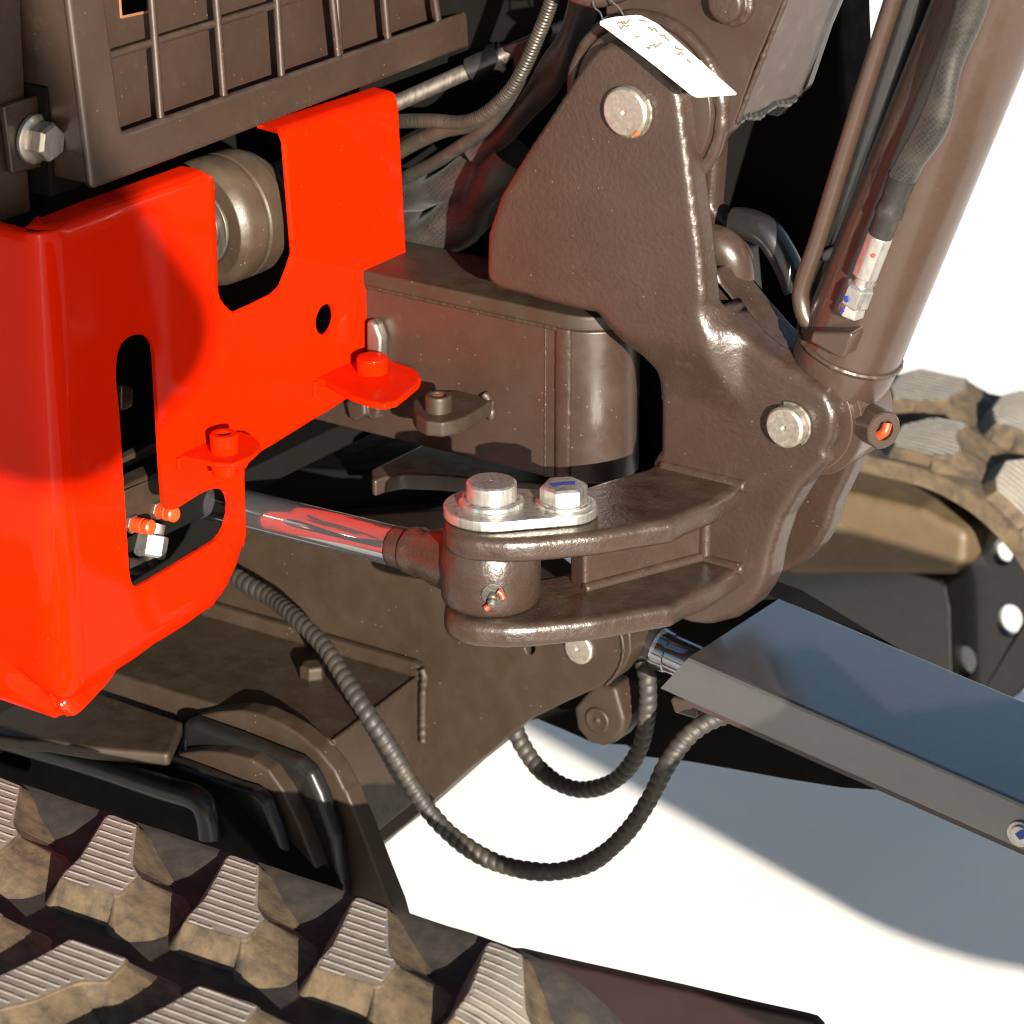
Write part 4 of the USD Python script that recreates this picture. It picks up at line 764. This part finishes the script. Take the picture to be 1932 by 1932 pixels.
# ================================================================ RUBBER TRACKS
def track_path(xc, z, R):
    def f(s, h):                                               # s along the run, h above the lug tops
        s = np.asarray(s, float); h = np.asarray(h, float); a = np.clip((s-xc)/R, 0, 2.6)
        return np.where(s < xc, s, xc+(R+h)*np.sin(a)), np.where(s < xc, z+h, z-R+(R+h)*np.cos(a))
    return f
def rubber_track(label, path, y0, y1, lugA, lugB, stations, s0, s1, hl, belt=.016, look='track_belt', sh=.006):
    """y0: edge nearest the machine's middle, y1: the other edge. lug outlines: (s, y) relative to a station."""
    T = Thing('rubber_track', label, 'rubber track', 'rubber tracks of the machine')
    sg = 1 if y1 > y0 else -1; W = abs(y1-y0)
    prof = [(0, -sh), (.010, -sh+.0005), (.030, -.013), (.045, -hl), (W*.5, -hl), (W-.045, -hl), (W-.02, -hl+.004), (W-.004, -hl+.006), (W, -hl-.002), (W, -hl-belt), (0, -hl-belt), (0, -sh-.004)]
    ss = np.arange(s0, s1, .01); n = len(prof); v = []
    for s in ss:
        for u, h in prof:
            jig = .0012*(meshkit.noise(V([s*40, u*40, 0.]), 2)-.5)
            x, z = path(s, h+jig); v.append((float(x), y0+sg*u, float(z)))
    f = []
    for k in range(len(ss)-1):
        for i in range(n):
            j = (i+1) % n; f.append((k*n+i, (k+1)*n+i, (k+1)*n+j, k*n+j))
    m = trimesh.Trimesh(V(v), np.vstack([V(f)[:, [0, 1, 2]], V(f)[:, [0, 2, 3]]]), process=False)
    if m.volume < 0: m.invert()
    T.add('belt', m, look, smooth=40)
    k = 0
    for st in stations:
        for o in (lugA, lugB):
            P = Polygon(o).buffer(-.003).buffer(.003); c = ring(P.exterior.coords if P.exterior.is_ccw else list(P.exterior.coords)[::-1], .007); nn = rnormals(c); nn /= np.linalg.norm(nn, axis=1, keepdims=True)
            rng = np.random.default_rng(100+k); k += 1
            fl = .007+.030*np.clip(nn[:, 0], 0, 1)**1.1+.004*np.clip(-nn[:, 0], 0, 1)
            rngs = [(c-nn*.0022, 0.), (c-nn*.0006, -.0007), (c, -.0024), (c+nn*(fl*.55)[:, None], -hl*.6), (c+nn*fl[:, None]*1.15, -hl*1.06)]
            vs, fs = [], []; N = len(c)
            lo, hi = sorted((y0+sg*.001, y1-sg*.001))
            for q, h in rngs:
                q = q.copy(); q[:, 1] = np.clip(q[:, 1], lo, hi)
                hh = h+.0012*(meshkit.noise(np.c_[q*90, np.full(N, k)])-.5)*(h < -.001)
                x, z = path(q[:, 0]+st, hh); vs.append(np.c_[x, q[:, 1], z])
            i = np.arange(N); j = (i+1) % N
            for r in range(len(rngs)-1): fs += [np.c_[r*N+i, (r+1)*N+i, (r+1)*N+j], np.c_[r*N+i, (r+1)*N+j, r*N+j]]
            tri = mapbox_earcut.triangulate_float64(rngs[0][0], V([N], np.uint32)).reshape(-1, 3)
            q = rngs[0][0][tri]; ar = np.cross(q[:, 1]-q[:, 0], q[:, 2]-q[:, 0]); tri[ar < 0] = tri[ar < 0][:, ::-1]
            body = trimesh.Trimesh(np.vstack(vs), np.vstack(fs), process=False)
            top = trimesh.Trimesh(vs[0]+V([0, 0, .0]), tri, process=False)
            lug = T.add('lug', body, 'track_rubber', smooth=40)
            Pi = Polygon(rngs[0][0]).buffer(-.0006); bits = [top]
            yy = np.arange(P.bounds[1]+.004, P.bounds[3]-.002, .0088)
            for y in yy:
                g = LineString([(-1, y), (1, y)]).intersection(Pi)
                for gg in getattr(g, 'geoms', [g]):
                    if gg.is_empty or gg.geom_type != 'LineString': continue
                    (xa, _), (xb, _) = gg.coords[0], gg.coords[-1]; xa, xb = min(xa, xb)+.0004+.002*rng.random(), max(xa, xb)-.0004-.004*rng.random()**3
                    xs = np.linspace(xa, xb, 7); tv = []
                    for x_ in xs:
                        for dy, h in ((-.0012, 0.0001), (-.0005, .0008), (.0005, .0008), (.0012, 0.0001)):
                            X, Z = path(x_+st, h*(.8+.4*rng.random())); tv.append((float(X), y+dy+.0003*(rng.random()-.5), float(Z)))
                    ff = []
                    for a in range(6):
                        for b in range(3): ff.append((a*4+b, (a+1)*4+b, (a+1)*4+b+1, a*4+b+1))
                    ff += [(0, 1, 2, 3), (24, 27, 26, 25)]; ff = V(ff)
                    bits.append(trimesh.Trimesh(V(tv), np.vstack([ff[:, [0, 1, 2]], ff[:, [0, 2, 3]]]), process=False))
            T.add('tread_face', cat(*bits), 'tread_top', parent=lug, smooth=False)
    T.done()
ZT = -.225
def near_track():
    def rel(pts, x0): return [(p[0]-x0, p[1]) for p in UP_(t(7, *pts), 'z', ZT)]
    x0 = U(t(7, (1215, 985))[0], 'z', ZT)[0]-.114
    A = rel(((560, 800), (575, 782), (600, 770), (640, 776), (768, 828), (770, 850), (748, 1040), (752, 1060), (782, 1112), (690, 1205), (660, 1222), (630, 1222), (520, 1190), (320, 1128), (345, 1090), (430, 1010), (500, 900)), x0)
    B = rel(((350, 1475), (380, 1457), (430, 1465), (690, 1555), (712, 1570), (700, 1600), (610, 1688), (590, 1698), (450, 1698), (400, 1712), (200, 1800), (0, 1850), (-250, 1870), (-330, 1820), (-250, 1770), (0, 1655), (200, 1560)), x0)
    yb = min(p[1] for p in B)
    rubber_track('near rubber track with ridged lugs and dusty flanks, at the bottom left', track_path(.185, ZT, .16), -.243, -.60, A, B, [x0+.1155*k for k in range(-3, 6)], -.75, .55, .021)
near_track()
def far_track():
    A = [(.0, .812), (.045, .812), (.06, .83), (.06, .845), (.038, .875), (.036, .905), (.022, .915), (-.008, .905), (-.022, .87), (-.012, .83)]
    B = [(.05, .93), (.075, .935), (.10, .96), (.10, 1.0), (.085, 1.028), (.03, 1.028), (.02, 1.0), (.03, .96)]
    rubber_track('far rubber track curving over its idler behind the boom cylinder foot', track_path(-.065, -.248, .20), .80, 1.03, A, B, [-.78+.1155*k for k in range(0, 12)], -.9, .40, .017, .012, 'track_rubber', .011)
far_track()
def far_side():
    T = Thing('far_track_frame', 'tan dusty far track frame block under the far rubber track', 'track frame')
    T.add('frame_block', slab(t(6, (600, 850), (1000, 935), (1365, 1018), (1480, 1080), (1612, 1152), (1603, 1310), (1545, 1388), (1230, 1385), (600, 1385)), 'y', .84, .14, .008), 'tan_grime')
    T.add('lower_frame', slab(t(6, (300, 1250), (1250, 1340), (1470, 1400), (1500, 1440), (1525, 1560), (1540, 2100), (300, 2100)), 'y', .85, .10, .004), 'black_paint')  # black here stands for the shadow lying on this frame
    T.done()
    T = Thing('idler_wheel', 'black idler wheel with round holes inside the far rubber track', 'wheel')
    hol = lambda x, y, rx, ry: [t(6, (x+rx*math.cos(k), y+ry*math.sin(k)))[0] for k in np.linspace(0, 6.28, 24, endpoint=False)]
    out = [t(6, (1560+560*math.cos(k), 1560+600*math.sin(k)))[0] for k in np.linspace(0, 6.28, 60, endpoint=False)]
    T.add('disc', slab(out, 'y', .88, .012, .002, holes=[hol(1850, 1630, 70, 84), hol(1815, 1250, 55, 72), hol(1600, 1860, 66, 84)]), 'black_paint')
    T.done()
far_side()

# ================================================================ BLADE ARM AND ITS CYLINDER
def blade():
    a, b = U((1300, 1240), 'y', .12), U((1932, 1517), 'y', .12); d = (b-a)/np.linalg.norm(b-a); n = np.cross(d, [0, 1, 0]); n = n*np.sign(n[2])
    W = .143; L = .62; H = .037; ly = V([0, 1, 0])
    T = Thing('blade_cylinder', 'blade lift cylinder under a smooth folded guard that mirrors the blue sky', 'hydraulic cylinder')
    def loc(p): return a+d*p[0]+ly*p[1]+n*p[2]
    prof = [(.0, -H), (.0, -.004), (.0012, -.0012), (.004, 0), (W-.004, 0), (W-.0012, -.0012), (W, -.004), (W, -H), (W-.004, -H), (W-.004, -.006), (.004, -.006), (.004, -H)]
    m = []
    def sect(s, sh=0): return [loc((s+(-sh*q[1]), q[0], q[1])) for q in prof]
    A, B = sect(0, -.55), sect(L)
    N = len(prof); quads = [[A[i], B[i], B[(i+1) % N], A[(i+1) % N]] for i in range(N)]
    cov = poly3(quads); cov.merge_vertices(); cov.fix_normals()
    T.add('guard', cov, 'cover_paint', smooth=35)
    T.add('lower_rim', cat(*[poly3([[loc((-.01, .006+y, -H+.002)), loc((L, .006+y, -H+.002)), loc((L, .006+y, -H-.008)), loc((.004, .006+y, -H-.008))]]) for y in (0, W-.012)]), 'brown_paint', smooth=False)
    p = T.add('guard_bolt', cat(disc(U(t(9, (1912, 880))[0], 'y', .1195), (0, -1, 0), .0025, .0105), disc(U(t(9, (1912, 880))[0], 'y', .117), (0, -1, 0), .003, .0072)), 'zinc')
    c = U(t(9, (1915, 885))[0], 'y', .1135); T.add('paint_mark', poly3([[c+V([-.005, 0, -.001]), c+V([-.001, 0, -.005]), c+V([.004, 0, -.002]), c+V([.004, 0, .006]), c+V([-.001, 0, .003])]]), 'blue_mark', parent=p)
    r0 = U((1228, 1216), 'y', .185)
    T.add('rod', lathe(r0-d*.03, d, [(0, .0165), (.040, .0165)], 40), 'black_paint'); T.add('wiper_ring', lathe(r0+d*.0085, d, [(0, .0178), (.003, .0178), (.008, .0172), (.012, .0172), (.0125, .0160), (.3, .0160)], 48), 'chrome')
    T.add('rod_eye', slab(t(8, (1375, 190), (1480, 60), (1600, 75), (1650, 250), (1642, 320), (1590, 385), (1530, 400), (1450, 372), (1390, 300)), 'y', .165, .03, .003, rc=.003), 'brown_grime')
    w = U(t(8, (1505, 255))[0], 'y', .165); T.add('washer', lathe(w+V([0, .001, 0]), (0, -1, 0), [(0, .0115), (.002, .0115), (.003, .0100), (.0022, .0075), (.0022, .003), (.0035, .002)], 32), 'brown_grime')
    T.add('hose_port', cat(slab(t(9, (-30, 130), (60, 150), (130, 195), (120, 250), (0, 215)), 'y', .15, .02, .002)), 'brown_paint')
    T.done()
blade()

# ================================================================ SPIRAL-WRAPPED HOSES
def spiral(pts, ys, r, lab):
    T = Thing('spiral_hose', lab, 'hose', 'spiral wrapped hoses hanging under the machine')
    P = spline([U(p, 'y', y) for p, y in zip(pts, ys)], .0012)
    def rf(s, th):
        q = np.cos(2*math.pi*s/.0078-th); return (.97+.05*np.sin(s*31+1.3*np.sin(s*83)))*.93+.13*np.sqrt(np.clip(.55+.45*q, 0, 1))-.05*np.clip(-q, 0, 1)**4
    T.add('spiral_wrap', sweep(P, r, 22, rf), 'hose_rubber', smooth=50)
    T.done()
spiral([(380, 1062), (440, 1086), (470, 1105), (510, 1128), (560, 1168), (610, 1218), (650, 1280), (690, 1343), (730, 1402), (775, 1478), (820, 1543), (870, 1590), (930, 1625), (1000, 1643), (1060, 1643), (1120, 1624), (1180, 1573), (1225, 1508), (1260, 1440), (1300, 1387), (1350, 1355), (1400, 1345)],
       [.12, .115, .11, .105, .085, .07, .055, .045, .045, .05, .055, .06, .065, .07, .08, .085, .09, .10, .11, .125, .14, .16], .0074, 'long spiral wrapped hose looping from behind the red cover down to the blade cylinder')
spiral([(940, 1330), (968, 1370), (985, 1405), (1015, 1448), (1055, 1478), (1100, 1490), (1150, 1478), (1188, 1445), (1213, 1395), (1222, 1335), (1222, 1285), (1215, 1250)],
       [.185, .180, .178, .175, .17, .17, .17, .17, .17, .17, .17, .175], .0072, 'short spiral wrapped hose looping below the round plate pin end')

# ================================================================ raised dozer blade ahead of the frame edge: its outline is shaped to shade the floor, the far track frame and the guard
def dozer_blade():
    T = Thing('dozer_blade', 'dark dozer blade arms under the blade cylinder guard and, coloured for shade, along the bottom edge', 'blade')
    E1 = np.cross([0, 0, 1.], S); E1 /= np.linalg.norm(E1); E2 = np.cross(S, E1); X = .78
    q = []
    for a, b in ((.02, -.325), (.09, -.288), (.14, -.258), (.2, -.225), (.230, -.197), (.234, -.168), (.275, -.168), (.30, -.205), (.54, -.214), (.66, -.25), (.85, -.30), (.85, -.64), (.622, -.603), (.565, -.594), (.509, -.579), (.461, -.557), (.369, -.513), (.2, -.432), (.04, -.353)):
        y = (a-E1[0]*X)/E1[1]; q.append((y, (b-E2[0]*X-E2[1]*y)/E2[2]))
    T.add('blade_plate', wslab(q, 'x', X, .02, .004, rc=.008), 'black_paint')
    T.add('arm', slab(t(8, (1060, 190), (1105, 272), (1165, 250), (1330, 318), (1480, 385), (1660, 395), (1760, 460))+t(9, (70, 485), (300, 525), (600, 580), (930, 632))+[loc2 for loc2 in [(1800, 1500), (1800, 1330), (1480, 1135), (1400, 1105), (1250, 1060), (1150, 1110)]], 'y', .258, .03, .002), 'dark_inside')
    T.add('arm', slab(t(8, (600, 1540), (1050, 1538), (1300, 1597), (1932, 1738))+t(9, (400, 1832), (700, 1898), (760, 1915), (800, 1960), (800, 2200), (-1400, 2200)), 'y', .02, .012, .003), 'shaded_maroon')  # dark maroon puts its shadow and red reflection into the colour
    T.add('cutting_edge', sweep(spline([V([X+.004, y, z]) for y, z in q[11:]], .02), .008, 10), 'dull_steel')
    T.done()
dozer_blade()

# ================================================================ added unseen round-ended board, outlined to throw the shadow on the cover (behind the camera)
def board():
    T = Thing('added_shade_board', 'added round ended shade board on two posts, out of view behind the camera', 'board')
    D = 3.3; sh = V(UP_(t(1, (560, 800), (780, 1040), (860, 1200), (1100, 1520), (1170, 1640), (1190, 1750))+t(4, (1190, 80), (1130, 270), (900, 530), (640, 830), (500, 905), (250, 950), (0, 958)), 'x', XR))
    q = [(p[1], p[2]) for p in sh+S*D]; q = q+[(q[-1][0]-.5, q[-1][1]+.0), (q[-1][0]-.5, q[0][1]+.5), (q[0][0]-.10, q[0][1]+.5), (q[0][0]-.05, q[0][1]+.10)]
    xb = XR+S[0]*D
    T.add('panel', wslab(q, 'x', xb, .02, .004, rc=.01), 'black_paint')
    for k in (.30, .48): T.add('post', rbox((xb-.07, q[-5][0]-k, GROUND), (xb-.025, q[-5][0]-k+.045, q[0][1]+.45)), 'dull_steel')
    T.done()
board()
